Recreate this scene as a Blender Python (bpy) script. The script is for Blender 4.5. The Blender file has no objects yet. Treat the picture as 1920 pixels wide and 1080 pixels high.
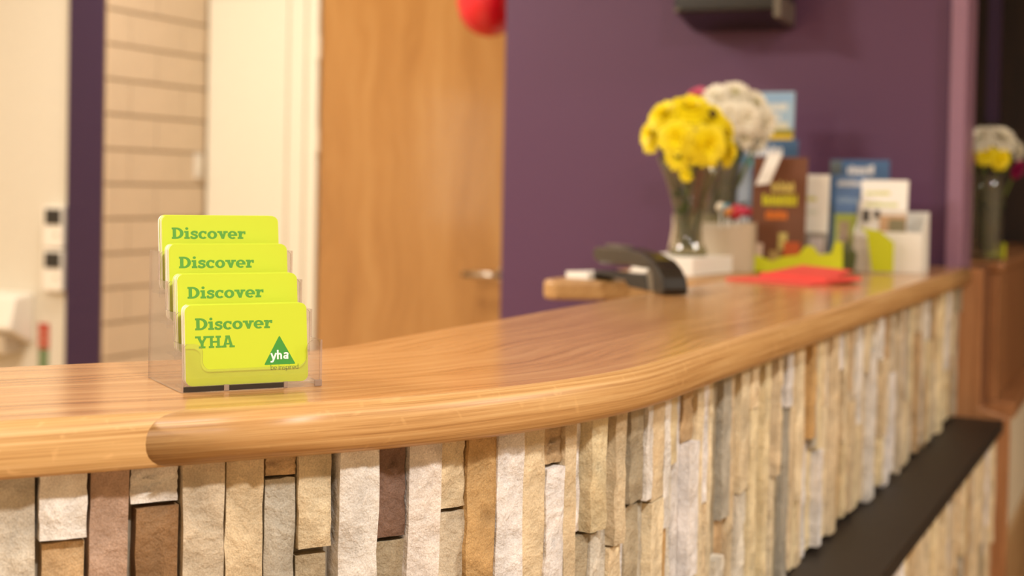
import bpy, bmesh, math, random
from math import sin, cos, pi, radians
from mathutils import Vector, Matrix
from mathutils.geometry import delaunay_2d_cdt

random.seed(11)
scene = bpy.context.scene
COL = scene.collection

# ------------------------------------------------------------------ camera
CAM_Z = 1.232
YAW, PITCH, ROLL = radians(24.4), radians(1.2), radians(1.15)
cam_data = bpy.data.cameras.new('camera')
cam = bpy.data.objects.new('camera', cam_data)
COL.objects.link(cam)
_f0 = Vector((-sin(YAW), cos(YAW), 0))
_r = Vector((cos(YAW), sin(YAW), 0))
_f = _f0 * cos(PITCH) - Vector((0, 0, 1)) * sin(PITCH)
_u = _r.cross(_f)
_r2 = cos(ROLL) * _r + sin(ROLL) * _u
_u2 = -sin(ROLL) * _r + cos(ROLL) * _u
cam.matrix_world = Matrix(((_r2.x, _u2.x, -_f.x, 0), (_r2.y, _u2.y, -_f.y, 0),
                           (_r2.z, _u2.z, -_f.z, CAM_Z), (0, 0, 0, 1)))
cam_data.sensor_width = 36.0
cam_data.lens = 36.0 * 2667.0 / 1920.0
cam_data.shift_y = -130.0 / 1920.0
cam_data.clip_start = 0.02
cam_data.dof.use_dof = True
cam_data.dof.focus_distance = 0.915
cam_data.dof.aperture_fstop = 6.0
scene.camera = cam

# ------------------------------------------------------------------ light
scene.view_settings.view_transform = 'Standard'
scene.view_settings.look = 'None'
scene.view_settings.gamma = 1.0
scene.view_settings.use_curve_mapping = False
scene.view_settings.exposure = -0.12

world = bpy.data.worlds.new('daylight')
scene.world = world
world.use_nodes = True
world.node_tree.nodes['Background'].inputs[0].default_value = (0.85, 0.93, 1.0, 1)
world.node_tree.nodes['Background'].inputs[1].default_value = 7.0

WARM = (1.0, 0.935, 0.83)
ROOM_H = 2.45


def area_light(name, loc, size, power, color=WARM, target=None, size_y=None):
    l = bpy.data.lights.new(name, 'AREA')
    l.energy = power
    l.color = color
    l.shape = 'RECTANGLE'
    l.size = size
    l.size_y = size_y or size
    o = bpy.data.objects.new(name, l)
    COL.objects.link(o)
    o.location = loc
    if target is not None:
        o.rotation_euler = (Vector(target) - Vector(loc)).to_track_quat('-Z', 'Y').to_euler()
    return o


# unseen ceiling panel lights, several added as fill (their housings are built below, at the same places)
PANELS = [(0.55, -0.05, 0.18, 46), (-2.1, 0.75, 0.5, 52), (-2.1, 2.55, 0.4, 19), (1.5, 1.7, 0.5, 38),
          (-2.0, -1.6, 0.5, 48), (-3.6, 1.8, 0.4, 8)]
for (x, y, s, p) in PANELS:
    area_light('unseen_ceiling_lamp', (x, y, ROOM_H - 0.035), s * 0.9, p)

# ------------------------------------------------------------------ helpers
def lin(c):
    return tuple(((v / 255.0) / 12.92 if v / 255.0 <= 0.04045 else ((v / 255.0 + 0.055) / 1.055) ** 2.4) for v in c)


def rgba(c):
    return (*lin(c), 1.0)


class MB:
    """collects vertices, faces, per-face material slot and optional uv, then links ONE mesh object"""
    def __init__(self):
        self.v, self.f, self.m, self.uv = [], [], [], {}

    def add(self, verts, faces, mat=0, uvs=None):
        o = len(self.v)
        self.v += [tuple(p) for p in verts]
        for fc in faces:
            self.f.append(tuple(i + o for i in fc))
            self.m.append(mat)
        if uvs:
            for i, t in enumerate(uvs):
                self.uv[o + i] = t
        return self

    def box(self, x0, x1, y0, y1, z0, z1, mat=0):
        vs = [(x0, y0, z0), (x1, y0, z0), (x1, y1, z0), (x0, y1, z0), (x0, y0, z1), (x1, y0, z1), (x1, y1, z1), (x0, y1, z1)]
        return self.add(vs, [(0, 3, 2, 1), (4, 5, 6, 7), (0, 1, 5, 4), (1, 2, 6, 5), (2, 3, 7, 6), (3, 0, 4, 7)], mat)

    def prism(self, poly, a0, a1, axis='z', mat=0, edge=None):
        """poly in the two other axes (counter-clockwise), extruded from a0 to a1"""
        def P(p, a):
            return {'z': (p[0], p[1], a), 'y': (p[0], a, p[1]), 'x': (a, p[0], p[1])}[axis]
        n = len(poly)
        o = len(self.v)
        self.v += [P(p, a0) for p in poly] + [P(p, a1) for p in poly]
        self.f.append(tuple(o + i for i in reversed(range(n)))); self.m.append(mat)
        self.f.append(tuple(o + n + i for i in range(n))); self.m.append(mat)
        for i in range(n):
            j = (i + 1) % n
            self.f.append((o + i, o + j, o + n + j, o + n + i)); self.m.append(mat if edge is None else edge)
        return self

    def lathe(self, prof, seg=32, cx=0, cy=0, mat=0):
        o = len(self.v)
        for (r, z) in prof:
            for k in range(seg):
                a = 2 * pi * k / seg
                self.v.append((cx + r * cos(a), cy + r * sin(a), z))
        for i in range(len(prof) - 1):
            for k in range(seg):
                k2 = (k + 1) % seg
                self.f.append((o + i * seg + k, o + i * seg + k2, o + (i + 1) * seg + k2, o + (i + 1) * seg + k)); self.m.append(mat)
        return self

    def tube(self, pts, r, seg=8, mat=0, r1=None):
        pts = [Vector(p) for p in pts]
        o = len(self.v)
        n = len(pts)
        for i, p in enumerate(pts):
            d = (pts[min(i + 1, n - 1)] - pts[max(i - 1, 0)]).normalized()
            a = d.orthogonal().normalized() if abs(d.z) > 0.9 else d.cross(Vector((0, 0, 1))).normalized()
            b = d.cross(a)
            rr = r if r1 is None else r + (r1 - r) * i / (n - 1)
            for k in range(seg):
                t = 2 * pi * k / seg
                self.v.append(tuple(p + rr * (cos(t) * a + sin(t) * b)))
        for i in range(n - 1):
            for k in range(seg):
                k2 = (k + 1) % seg
                self.f.append((o + i * seg + k, o + i * seg + k2, o + (i + 1) * seg + k2, o + (i + 1) * seg + k)); self.m.append(mat)
        self.f.append(tuple(o + k for k in reversed(range(seg)))); self.m.append(mat)
        self.f.append(tuple(o + (n - 1) * seg + k for k in range(seg))); self.m.append(mat)
        return self

    def mesh(self, name, mats, smooth=False):
        me = bpy.data.meshes.new(name)
        me.from_pydata(self.v, [], self.f)
        for m in (mats if isinstance(mats, (list, tuple)) else [mats]):
            me.materials.append(m)
        for p, mi in zip(me.polygons, self.m):
            p.material_index = mi
            p.use_smooth = smooth
        if self.uv:
            ul = me.uv_layers.new(name='UVMap')
            for lp in me.loops:
                ul.data[lp.index].uv = self.uv.get(lp.vertex_index, (0, 0))
        me.update()
        return me

    def build(self, name, mats, parent=None, smooth=False, bevel=0.0, fix=False):
        me = self.mesh(name, mats, smooth)
        if fix:
            bm = bmesh.new(); bm.from_mesh(me)
            bmesh.ops.recalc_face_normals(bm, faces=bm.faces)
            bm.to_mesh(me); bm.free()
        o = bpy.data.objects.new(name, me)
        COL.objects.link(o)
        o.parent = parent
        if bevel:
            md = o.modifiers.new('bevel', 'BEVEL')
            md.width = bevel; md.segments = 2; md.limit_method = 'ANGLE'; md.angle_limit = radians(40)
        return o


def tag(o, label, cat, group=None):
    o['label'] = label
    o['category'] = cat
    if group:
        o['group'] = group
    return o


def thing(name, label, cat, loc=(0, 0, 0), rz=0.0, group=None):
    o = bpy.data.objects.new(name, None)
    COL.objects.link(o)
    o.empty_display_size = 0.05
    o.location = loc
    o.rotation_euler = (0, 0, rz)
    return tag(o, label, cat, group)


def struct(o, label=None):
    o['kind'] = 'structure'
    if label:
        o['label'] = label
    return o


def inst(name, me, parent, loc=(0, 0, 0), rot=(0, 0, 0), scale=(1, 1, 1)):
    o = bpy.data.objects.new(name, me)
    COL.objects.link(o)
    o.parent = parent
    o.location = loc
    o.rotation_euler = rot
    o.scale = scale
    return o


# ------------------------------------------------------------------ materials
def newmat(name):
    m = bpy.data.materials.new(name)
    m.use_nodes = True
    nt = m.node_tree
    return m, nt, nt.nodes['Principled BSDF']


def plain(name, c, rough=0.6, noise=0.0, scale=30, bump=0.0, metal=0.0, coat=0.0, spec=0.5):
    m, nt, b = newmat(name)
    b.inputs['Base Color'].default_value = rgba(c)
    b.inputs['Roughness'].default_value = rough
    b.inputs['Metallic'].default_value = metal
    b.inputs['Coat Weight'].default_value = coat
    b.inputs['Specular IOR Level'].default_value = spec
    if noise or bump:
        tc = nt.nodes.new('ShaderNodeTexCoord')
        n = nt.nodes.new('ShaderNodeTexNoise')
        n.inputs['Scale'].default_value = scale
        n.inputs['Detail'].default_value = 5
        nt.links.new(tc.outputs['Object'], n.inputs['Vector'])
        if noise:
            r = nt.nodes.new('ShaderNodeMix'); r.data_type = 'RGBA'
            r.inputs[6].default_value = rgba(tuple(max(0, v * (1 - noise)) for v in c))
            r.inputs[7].default_value = rgba(tuple(min(255, v * (1 + noise)) for v in c))
            nt.links.new(n.outputs['Fac'], r.inputs[0])
            nt.links.new(r.outputs[2], b.inputs['Base Color'])
        if bump:
            bp = nt.nodes.new('ShaderNodeBump')
            bp.inputs['Strength'].default_value = bump
            bp.inputs['Distance'].default_value = 0.002
            nt.links.new(n.outputs['Fac'], bp.inputs['Height'])
            nt.links.new(bp.outputs['Normal'], b.inputs['Normal'])
    return m


def wood(name, light, mid, dark, rough=0.25, su=2.0, sv=42.0, coat=0.0, uv=True, swirl=0.35, flecks=0.0, axes=None, contrast=1.0):
    """oak: long stretched noise along u, wavy figure, fine pores"""
    m, nt, b = newmat(name)
    N, L = nt.nodes, nt.links
    tc = N.new('ShaderNodeTexCoord')
    src = tc.outputs['UV'] if uv else tc.outputs['Object']
    if axes:                                       # pick which object axes run along / across the grain
        sp = N.new('ShaderNodeSeparateXYZ'); L.new(src, sp.inputs[0])
        cb = N.new('ShaderNodeCombineXYZ')
        for i, a in enumerate(axes):
            L.new(sp.outputs['XYZ'.index(a)], cb.inputs[i])
        src = cb.outputs[0]
    # slow sideways drift of the grain
    mp0 = N.new('ShaderNodeMapping'); mp0.inputs['Scale'].default_value = (3.2, 7.0, 3.2); L.new(src, mp0.inputs[0])
    n0 = N.new('ShaderNodeTexNoise'); n0.inputs['Scale'].default_value = 1.0; n0.inputs['Detail'].default_value = 2
    L.new(mp0.outputs[0], n0.inputs['Vector'])
    mul = N.new('ShaderNodeVectorMath'); mul.operation = 'MULTIPLY'
    mul.inputs[1].default_value = (0, swirl * 0.12, 0); L.new(n0.outputs['Color'], mul.inputs[0])
    add = N.new('ShaderNodeVectorMath'); add.operation = 'ADD'; L.new(src, add.inputs[0]); L.new(mul.outputs[0], add.inputs[1])
    mp1 = N.new('ShaderNodeMapping'); mp1.inputs['Scale'].default_value = (su, sv, sv); L.new(add.outputs[0], mp1.inputs[0])
    n1 = N.new('ShaderNodeTexNoise'); n1.inputs['Scale'].default_value = 1.0; n1.inputs['Detail'].default_value = 6; n1.inputs['Roughness'].default_value = 0.62
    L.new(mp1.outputs[0], n1.inputs['Vector'])
    mp2 = N.new('ShaderNodeMapping'); mp2.inputs['Scale'].default_value = (su * 9, sv * 14, sv * 14); L.new(add.outputs[0], mp2.inputs[0])
    n2 = N.new('ShaderNodeTexNoise'); n2.inputs['Scale'].default_value = 1.0; n2.inputs['Detail'].default_value = 3
    L.new(mp2.outputs[0], n2.inputs['Vector'])
    mx = N.new('ShaderNodeMath'); mx.operation = 'MULTIPLY_ADD'
    L.new(n2.outputs['Fac'], mx.inputs[0]); mx.inputs[1].default_value = 0.34; L.new(n1.outputs['Fac'], mx.inputs[2])
    cr = N.new('ShaderNodeValToRGB')
    e = cr.color_ramp
    c = 0.16 / contrast
    e.elements[0].position = 0.67 - 1.2 * c; e.elements[0].color = rgba(dark)
    e.elements[1].position = 0.67 + c; e.elements[1].color = rgba(light)
    el = e.elements.new(0.67 - 0.1 * c); el.color = rgba(mid)
    L.new(mx.outputs[0], cr.inputs[0])
    colr = cr.outputs[0]
    if flecks:
        mp3 = N.new('ShaderNodeMapping'); mp3.inputs['Scale'].default_value = (55, 60, 60); mp3.inputs['Rotation'].default_value = (0, 0, 0.5)
        L.new(add.outputs[0], mp3.inputs[0])
        n3 = N.new('ShaderNodeTexNoise'); n3.inputs['Scale'].default_value = 1.0; n3.inputs['Detail'].default_value = 1; n3.inputs['Distortion'].default_value = 1.5
        L.new(mp3.outputs[0], n3.inputs['Vector'])
        r3 = N.new('ShaderNodeMapRange'); r3.inputs['From Min'].default_value = 0.64; r3.inputs['From Max'].default_value = 0.76; r3.inputs['To Max'].default_value = flecks
        L.new(n3.outputs['Fac'], r3.inputs['Value'])
        mm = N.new('ShaderNodeMix'); mm.data_type = 'RGBA'; mm.inputs[7].default_value = rgba(tuple(min(255, v * 1.12) for v in light))
        L.new(r3.outputs[0], mm.inputs[0]); L.new(colr, mm.inputs[6]); colr = mm.outputs[2]
    L.new(colr, b.inputs['Base Color'])
    b.inputs['Roughness'].default_value = rough
    b.inputs['Coat Weight'].default_value = coat
    b.inputs['Coat Roughness'].default_value = 0.12
    bp = N.new('ShaderNodeBump'); bp.inputs['Strength'].default_value = 0.10; bp.inputs['Distance'].default_value = 0.0006
    L.new(mx.outputs[0], bp.inputs['Height']); L.new(bp.outputs['Normal'], b.inputs['Normal'])
    return m


def stone_mat(name):
    m, nt, b = newmat(name)
    N, L = nt.nodes, nt.links
    oi = N.new('ShaderNodeObjectInfo')
    geo = N.new('ShaderNodeNewGeometry')
    off = N.new('ShaderNodeVectorMath'); off.operation = 'MULTIPLY_ADD'
    L.new(oi.outputs['Random'], off.inputs[0]); off.inputs[1].default_value = (7, 5, 9); L.new(geo.outputs['Position'], off.inputs[2])
    n1 = N.new('ShaderNodeTexNoise'); n1.inputs['Scale'].default_value = 34; n1.inputs['Detail'].default_value = 5; n1.inputs['Roughness'].default_value = 0.55
    n1.inputs['Distortion'].default_value = 0.15
    L.new(off.outputs[0], n1.inputs['Vector'])
    n2 = N.new('ShaderNodeTexNoise'); n2.inputs['Scale'].default_value = 950; n2.inputs['Detail'].default_value = 3
    L.new(off.outputs[0], n2.inputs['Vector'])
    # colour = object colour, darkened and lightened by blotches, a warm vein tint here and there
    mr = N.new('ShaderNodeMapRange'); mr.inputs['From Min'].default_value = 0.3; mr.inputs['From Max'].default_value = 0.7
    mr.inputs['To Min'].default_value = 0.70; mr.inputs['To Max'].default_value = 1.18
    L.new(n1.outputs['Fac'], mr.inputs['Value'])
    mr2 = N.new('ShaderNodeMapRange'); mr2.inputs['From Min'].default_value = 0.3; mr2.inputs['From Max'].default_value = 0.7
    mr2.inputs['To Min'].default_value = 0.82; mr2.inputs['To Max'].default_value = 1.16
    L.new(n2.outputs['Fac'], mr2.inputs['Value'])
    ml = N.new('ShaderNodeMath'); ml.operation = 'MULTIPLY'; L.new(mr.outputs[0], ml.inputs[0]); L.new(mr2.outputs[0], ml.inputs[1])
    vm = N.new('ShaderNodeVectorMath'); vm.operation = 'SCALE'; L.new(oi.outputs['Color'], vm.inputs[0]); L.new(ml.outputs[0], vm.inputs['Scale'])
    n3 = N.new('ShaderNodeTexNoise'); n3.inputs['Scale'].default_value = 17; n3.inputs['Detail'].default_value = 4; n3.inputs['Distortion'].default_value = 1.2
    L.new(off.outputs[0], n3.inputs['Vector'])
    mr3 = N.new('ShaderNodeMapRange'); mr3.inputs['From Min'].default_value = 0.5; mr3.inputs['From Max'].default_value = 0.72; mr3.inputs['To Max'].default_value = 0.35
    L.new(n3.outputs['Fac'], mr3.inputs['Value'])
    mm = N.new('ShaderNodeMix'); mm.data_type = 'RGBA'; mm.blend_type = 'MULTIPLY'; mm.inputs[7].default_value = (0.93, 0.80, 0.64, 1)
    L.new(mr3.outputs[0], mm.inputs[0]); L.new(vm.outputs[0], mm.inputs[6])
    L.new(mm.outputs[2], b.inputs['Base Color'])
    b.inputs['Roughness'].default_value = 0.72
    b.inputs['Specular IOR Level'].default_value = 0.35
    b1 = N.new('ShaderNodeBump'); b1.inputs['Strength'].default_value = 0.9; b1.inputs['Distance'].default_value = 0.009; L.new(n1.outputs['Fac'], b1.inputs['Height'])
    b2 = N.new('ShaderNodeBump'); b2.inputs['Strength'].default_value = 0.5; b2.inputs['Distance'].default_value = 0.0006; L.new(n2.outputs['Fac'], b2.inputs['Height'])
    L.new(b1.outputs['Normal'], b2.inputs['Normal']); L.new(b2.outputs['Normal'], b.inputs['Normal'])
    return m


def clear(name, tint=(250, 250, 250), ior=1.49, boost=1.0, rough=0.02, body=0.0, bodycol=(235, 228, 225)):
    """thin clear plastic or glass wall: transparent, with a Fresnel mirror on top and a faint milky body"""
    m = bpy.data.materials.new(name)
    m.use_nodes = True
    nt = m.node_tree
    nt.nodes.clear()
    N, L = nt.nodes, nt.links
    out = N.new('ShaderNodeOutputMaterial')
    tr = N.new('ShaderNodeBsdfTransparent'); tr.inputs[0].default_value = rgba(tint)
    df = N.new('ShaderNodeBsdfPrincipled'); df.inputs['Base Color'].default_value = rgba(bodycol); df.inputs['Roughness'].default_value = 0.3
    m0 = N.new('ShaderNodeMixShader'); m0.inputs[0].default_value = body; L.new(tr.outputs[0], m0.inputs[1]); L.new(df.outputs[0], m0.inputs[2])
    gl = N.new('ShaderNodeBsdfGlossy'); gl.inputs['Roughness'].default_value = rough
    f0 = ((ior - 1) / (ior + 1)) ** 2
    lw = N.new('ShaderNodeLayerWeight'); lw.inputs['Blend'].default_value = 0.5
    pw = N.new('ShaderNodeMath'); pw.operation = 'POWER'; pw.inputs[1].default_value = 5.0; L.new(lw.outputs['Facing'], pw.inputs[0])
    mu = N.new('ShaderNodeMath'); mu.operation = 'MULTIPLY_ADD'; mu.use_clamp = True; mu.inputs[1].default_value = (1 - f0) * boost; mu.inputs[2].default_value = f0 * boost; L.new(pw.outputs[0], mu.inputs[0])
    m1 = N.new('ShaderNodeMixShader'); L.new(mu.outputs[0], m1.inputs[0]); L.new(m0.outputs[0], m1.inputs[1]); L.new(gl.outputs[0], m1.inputs[2])
    L.new(m1.outputs[0], out.inputs['Surface'])
    return m


M = {}
M['oak_edge'] = wood('golden_oak_edging', (214, 175, 122), (194, 149, 95), (154, 109, 62), rough=0.38, su=3.5, sv=400, flecks=0.22, swirl=0.05, contrast=0.9)
M['oak_pale'] = wood('pale_oak', (226, 188, 136), (210, 168, 112), (176, 130, 78), rough=0.36, su=3.2, sv=400, flecks=0.35, swirl=0.05, contrast=0.9)
M['oak_top'] = wood('oak_counter_top', (210, 164, 112), (192, 142, 90), (158, 108, 62), rough=0.17, su=2.4, sv=95, swirl=0.5, contrast=0.9)
M['oak_door'] = wood('oak_door_veneer', (198, 150, 90), (184, 133, 74), (158, 108, 56), rough=0.12, uv=False, axes='ZXY', su=1.3, sv=17, swirl=1.0, contrast=0.55, coat=0.3)
M['brown_wood'] = wood('brown_wood', (184, 134, 92), (170, 118, 78), (144, 96, 60), rough=0.35, uv=False, axes='ZXY', su=2, sv=30)
M['brown_dark'] = wood('dark_brown_wood', (142, 98, 72), (126, 84, 62), (100, 64, 46), rough=0.3, uv=False, axes='ZYX', su=2, sv=30)
M['walnut'] = wood('dark_walnut', (52, 32, 18), (40, 24, 14), (26, 15, 8), rough=0.5, uv=False, axes='ZXY', su=2, sv=20)
M['stone'] = stone_mat('split_stone')
M['mortar'] = plain('grey_mortar', (150, 138, 122), 0.9, 0.15, 90, 0.4)
M['black_ledge'] = plain('black_ledge_board', (38, 31, 26), 0.55, 0.15, 60, 0.15)
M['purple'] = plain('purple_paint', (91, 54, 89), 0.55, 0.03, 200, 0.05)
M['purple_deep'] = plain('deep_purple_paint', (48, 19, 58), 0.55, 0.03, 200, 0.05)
M['lilac'] = plain('lit_purple_paint', (150, 112, 138), 0.4, 0.02, 100)  # purple paint with the light on its gloss put into the colour
M['cream'] = plain('cream_wall_paint', (236, 226, 204), 0.7, 0.02, 60, 0.05)
M['white_gloss'] = plain('white_gloss_paint', (246, 238, 218), 0.35, 0.01, 60)
M['ceiling'] = plain('white_ceiling_paint', (240, 236, 226), 0.85, 0.02, 50)
M['floor'] = wood('tan_floor', (206, 170, 124), (196, 158, 112), (176, 138, 92), rough=0.4, uv=False, axes='YXZ', su=1.5, sv=14)
M['tile'] = plain('cream_glazed_tile', (222, 200, 170), 0.22, 0.03, 12, 0.0, coat=0.3)
M['grout'] = plain('brown_grout', (150, 122, 88), 0.9, 0.1, 80)
M['lime'] = plain('lime_card_print', (198, 217, 50), 0.42, 0.0)
M['paper_white'] = plain('white_card', (246, 244, 238), 0.6)
M['green_ink'] = plain('green_ink', (88, 158, 58), 0.45)
M['green_dark'] = plain('green_logo_ink', (62, 150, 58), 0.45)
M['ink_thin'] = plain('dark_green_ink', (70, 96, 30), 0.5)
M['white_ink'] = plain('white_ink', (252, 252, 248), 0.5)
M['acrylic'] = clear('clear_acrylic', (251, 249, 248), body=0.025, boost=0.9)
M['acrylic_edge'] = clear('acrylic_cut_edge', (225, 212, 205), boost=1.6, body=0.28, rough=0.08, bodycol=(214, 200, 190))
M['glass'] = clear('vase_glass', (226, 224, 212), ior=1.5, boost=1.5, body=0.035)
M['glass_thick'] = clear('vase_glass_foot', (222, 222, 196), ior=1.5, boost=1.3, body=0.06)
M['slot'] = plain('dark_shade_strip', (46, 42, 40), 0.3)  # shade and refraction under the card holder, put into a dark colour
M['black'] = plain('black_plastic', (22, 20, 19), 0.35, coat=0.2)
M['black_soft'] = plain('black_rubber', (30, 28, 27), 0.55)
M['grey_plastic'] = plain('grey_plastic', (108, 100, 88), 0.3)
M['steel'] = plain('brushed_steel', (200, 192, 178), 0.28, metal=1.0)
M['screen'] = plain('dark_screen', (38, 35, 32), 0.3)
M['white_plastic'] = plain('white_plastic', (236, 228, 214), 0.45)
M['red_balloon'] = plain('red_balloon_rubber', (226, 24, 40), 0.22, coat=0.4)
M['red_print'] = plain('red_print', (182, 74, 54), 0.5)
M['green_print'] = plain('green_print', (112, 132, 92), 0.5)
M['yellow_petal'] = plain('yellow_petal', (255, 230, 8), 0.55, 0.04, 120)
M['white_petal'] = plain('white_petal', (246, 240, 222), 0.55, 0.03, 120)
M['pink_petal'] = plain('pink_petal', (206, 84, 116), 0.55, 0.06, 120)
M['magenta_petal'] = plain('magenta_petal', (150, 10, 84), 0.55, 0.06, 120)
M['flower_eye_dark'] = plain('dark_flower_centre', (70, 50, 20), 0.8, 0.2, 300)
M['flower_eye_green'] = plain('green_flower_centre', (150, 146, 50), 0.8, 0.2, 300)
M['stem'] = plain('green_stem', (96, 112, 30), 0.5, 0.15, 60)
M['leaf'] = plain('green_leaf', (62, 84, 24), 0.5, 0.2, 50)
_m, _nt, _b = newmat('lit_diffuser')
_b.inputs['Emission Color'].default_value = (*WARM, 1)
_b.inputs['Emission Strength'].default_value = 3.0
M['lit'] = _m
M['coral'] = plain('coral_red_paper', (236, 88, 78), 0.6, 0.03, 40)
M['grey_card'] = plain('warm_grey_card', (196, 180, 156), 0.6, 0.03, 30)
M['lime_card'] = plain('lime_card_board', (206, 214, 20), 0.5)

# ------------------------------------------------------------------ the counter's plan
TOP, THICK = 1.10, 0.032
PHI, RAD = radians(36.05), 0.566
EPS = radians(0.65)                      # heading of the long straight run
TL = RAD * math.tan(PHI / 2)
SA = RAD * (PHI - EPS)


def _hd(a): return Vector((sin(a), cos(a)))
def _nr(a): return Vector((cos(a), -sin(a)))


_P0 = Vector((-0.337, 0.888)) - TL * _hd(PHI)
_CC = _P0 - RAD * _nr(PHI)
_P1 = _CC + RAD * _nr(EPS)


def path(s, d=0.0):
    """point of the counter's front line at arc length s, d inwards; and its outward heading"""
    if s < 0:
        p, a = _P0 + s * _hd(PHI), PHI
    elif s < SA:
        a = PHI - s / RAD
        p = _CC + RAD * _nr(a)
    else:
        a, p = EPS, _P1 + (s - SA) * _hd(EPS)
    return p - d * _nr(a), a


S_END = SA + (2.82 - _P1.y)
S_LEFT = -0.95


def s_samples(s0, s1):
    out = [s0]
    n = 40
    for k in range(n + 1):
        s = SA * k / n
        if s0 < s < s1:
            out.append(s)
    for s in (-0.6, -0.3, 0.8, 1.3, 1.8):
        if s0 < s < s1:
            out.append(s)
    out.append(s1)
    return sorted(set(out))


def depth_at(s):
    t = min(1, max(0, (s + 0.1) / 0.5))
    return 0.245 + 0.028 * t


# ------------------------------------------------------------------ the room
WX0, WX1, WY0, WY1 = -4.2, 3.0, -3.0, 5.0
struct(MB().box(WX0, WX1, WY0, WY1, -0.06, 0.0).build('floor', M['floor']))
struct(MB().box(WX0, WX1, WY0, WY1, ROOM_H, ROOM_H + 0.06).build('ceiling', M['ceiling']))
struct(MB().box(WX0, WX1, WY0 - 0.1, WY0, 0, ROOM_H).build('wall_behind', M['cream']))
struct(MB().box(WX1, WX1 + 0.1, WY0, WY1, 0, ROOM_H).build('wall_right', M['cream']))
struct(MB().box(WX0, WX1, WY1, WY1 + 0.1, 0, ROOM_H).build('wall_far', M['cream']))
# left wall with a window opening (y -1.95..-0.9, z 0.98..1.85)
wl = MB()
WINY0, WINY1, WINZ0, WINZ1 = -1.95, -0.9, 0.98, 1.85
wl.box(WX0 - 0.1, WX0, WY0, WINY0, 0, ROOM_H)
wl.box(WX0 - 0.1, WX0, WINY1, WY1, 0, ROOM_H)
wl.box(WX0 - 0.1, WX0, WINY0, WINY1, 0, WINZ0)
wl.box(WX0 - 0.1, WX0, WINY0, WINY1, WINZ1, ROOM_H)
struct(wl.build('wall_left', M['cream']))
win = bpy.data.objects.new('window_1', None); COL.objects.link(win); struct(win)
fr = MB()
fr.box(WX0 - 0.08, WX0 - 0.03, WINY0, WINY1, WINZ0, WINZ0 + 0.04).box(WX0 - 0.08, WX0 - 0.03, WINY0, WINY1, WINZ1 - 0.04, WINZ1)
fr.box(WX0 - 0.08, WX0 - 0.03, WINY0, WINY0 + 0.04, WINZ0, WINZ1).box(WX0 - 0.08, WX0 - 0.03, WINY1 - 0.04, WINY1, WINZ0, WINZ1)
for k in (1, 2, 3):
    z = WINZ0 + (WINZ1 - WINZ0) * k / 4
    fr.box(WX0 - 0.075, WX0 - 0.035, WINY0, WINY1, z - 0.022, z + 0.022)
for k in (1, 2):
    y = WINY0 + (WINY1 - WINY0) * k / 3
    fr.box(WX0 - 0.075, WX0 - 0.035, y - 0.03, y + 0.03, WINZ0, WINZ1)
fr.build('window_frame', M['white_gloss'], win)
for i in range(3):
    for j in range(4):
        y0 = WINY0 + (WINY1 - WINY0) * i / 3
        z0 = WINZ0 + (WINZ1 - WINZ0) * j / 4
        MB().box(WX0 - 0.057, WX0 - 0.053, y0 + 0.01, y0 + 0.34, z0 + 0.01, z0 + 0.21).build('pane', M['glass'], win)

# purple partition behind the far end of the counter, with its end post coloured lighter as if lit
struct(MB().box(-1.325, -0.3725, 2.865, 2.985, 0, ROOM_H).build('wall_purple', M['purple'], bevel=0.002))
struct(MB().box(-0.372, -0.340, 2.845, 2.995, 0, ROOM_H).build('trim_1', M['lilac'], bevel=0.006))
# purple-painted wall end and the white wall left of it
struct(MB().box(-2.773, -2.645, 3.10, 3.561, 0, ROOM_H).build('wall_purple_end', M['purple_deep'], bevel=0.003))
struct(MB().box(WX0, -2.781, 3.13, 3.25, 0, ROOM_H).build('wall_white', plain('soft_white_wall_paint', (216, 207, 188), 0.7, 0.02, 60, 0.05)))
# tiled side of that wall end: grout bed, then each tile
tw = MB().box(-2.6449, -2.641, 3.102, 3.561, 0, ROOM_H).build('wall_tiled', M['grout'])
struct(tw)
TH = 0.0965
TLN = 0.235
tile_me = MB().box(0, 0.005, 0.0025, TLN - 0.0025, 0.003, TH - 0.003).mesh('tile', M['tile'])
zoff = 1.2235 - 20 * TH
for row in range(4, 36):
    z0 = zoff + row * TH
    if z0 + TH > ROOM_H or z0 < 0.3:
        continue
    y = 3.102 - (0.02 if row % 2 else 0.02 + TLN / 2) - 0.0
    while y < 3.56:
        y0, y1 = max(y, 3.103), min(y + TLN, 3.5605)
        if y1 - y0 > 0.02:
            if y0 == y and y1 == y + TLN:
                inst('tile', tile_me, tw, (-2.641, y, z0))
            else:
                MB().box(-2.641, -2.636, y0 + 0.001, y1 - 0.0025, z0 + 0.003, z0 + TH - 0.003).build('tile', M['tile'], tw)
        y += TLN
# wall with the door: white panel, architrave, door
struct(MB().box(-2.645, -2.34, 3.561, 3.66, 0, ROOM_H).build('wall_door_side', M['cream']))
struct(MB().box(-2.34, -1.4, 3.60, 3.68, 2.0, ROOM_H).build('wall_over_door', M['cream']))
struct(MB().box(-1.58, -0.92, 3.60, 3.68, 0, ROOM_H).build('wall_door_far_side', M['cream']))
tr = MB().box(-2.34, -2.285, 3.545, 3.60, 0, 2.05).box(-2.285, -2.245, 3.556, 3.61, 0, 2.03)
struct(tr.build('trim_2', M['white_gloss'], bevel=0.004))
panel = tag(MB().box(-2.628, -2.345, 3.545, 3.5605, 0.02, 1.783).build('white_panel', M['white_gloss'], bevel=0.004),
            'tall plain white panel fixed between tiled wall and oak door frame', 'panel')
door = bpy.data.objects.new('door_1', None); COL.objects.link(door); struct(door)
MB().box(-2.238, -1.585, 3.561, 3.60, 0.01, 1.995).build('door_leaf', M['oak_door'], door, bevel=0.002)
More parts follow.
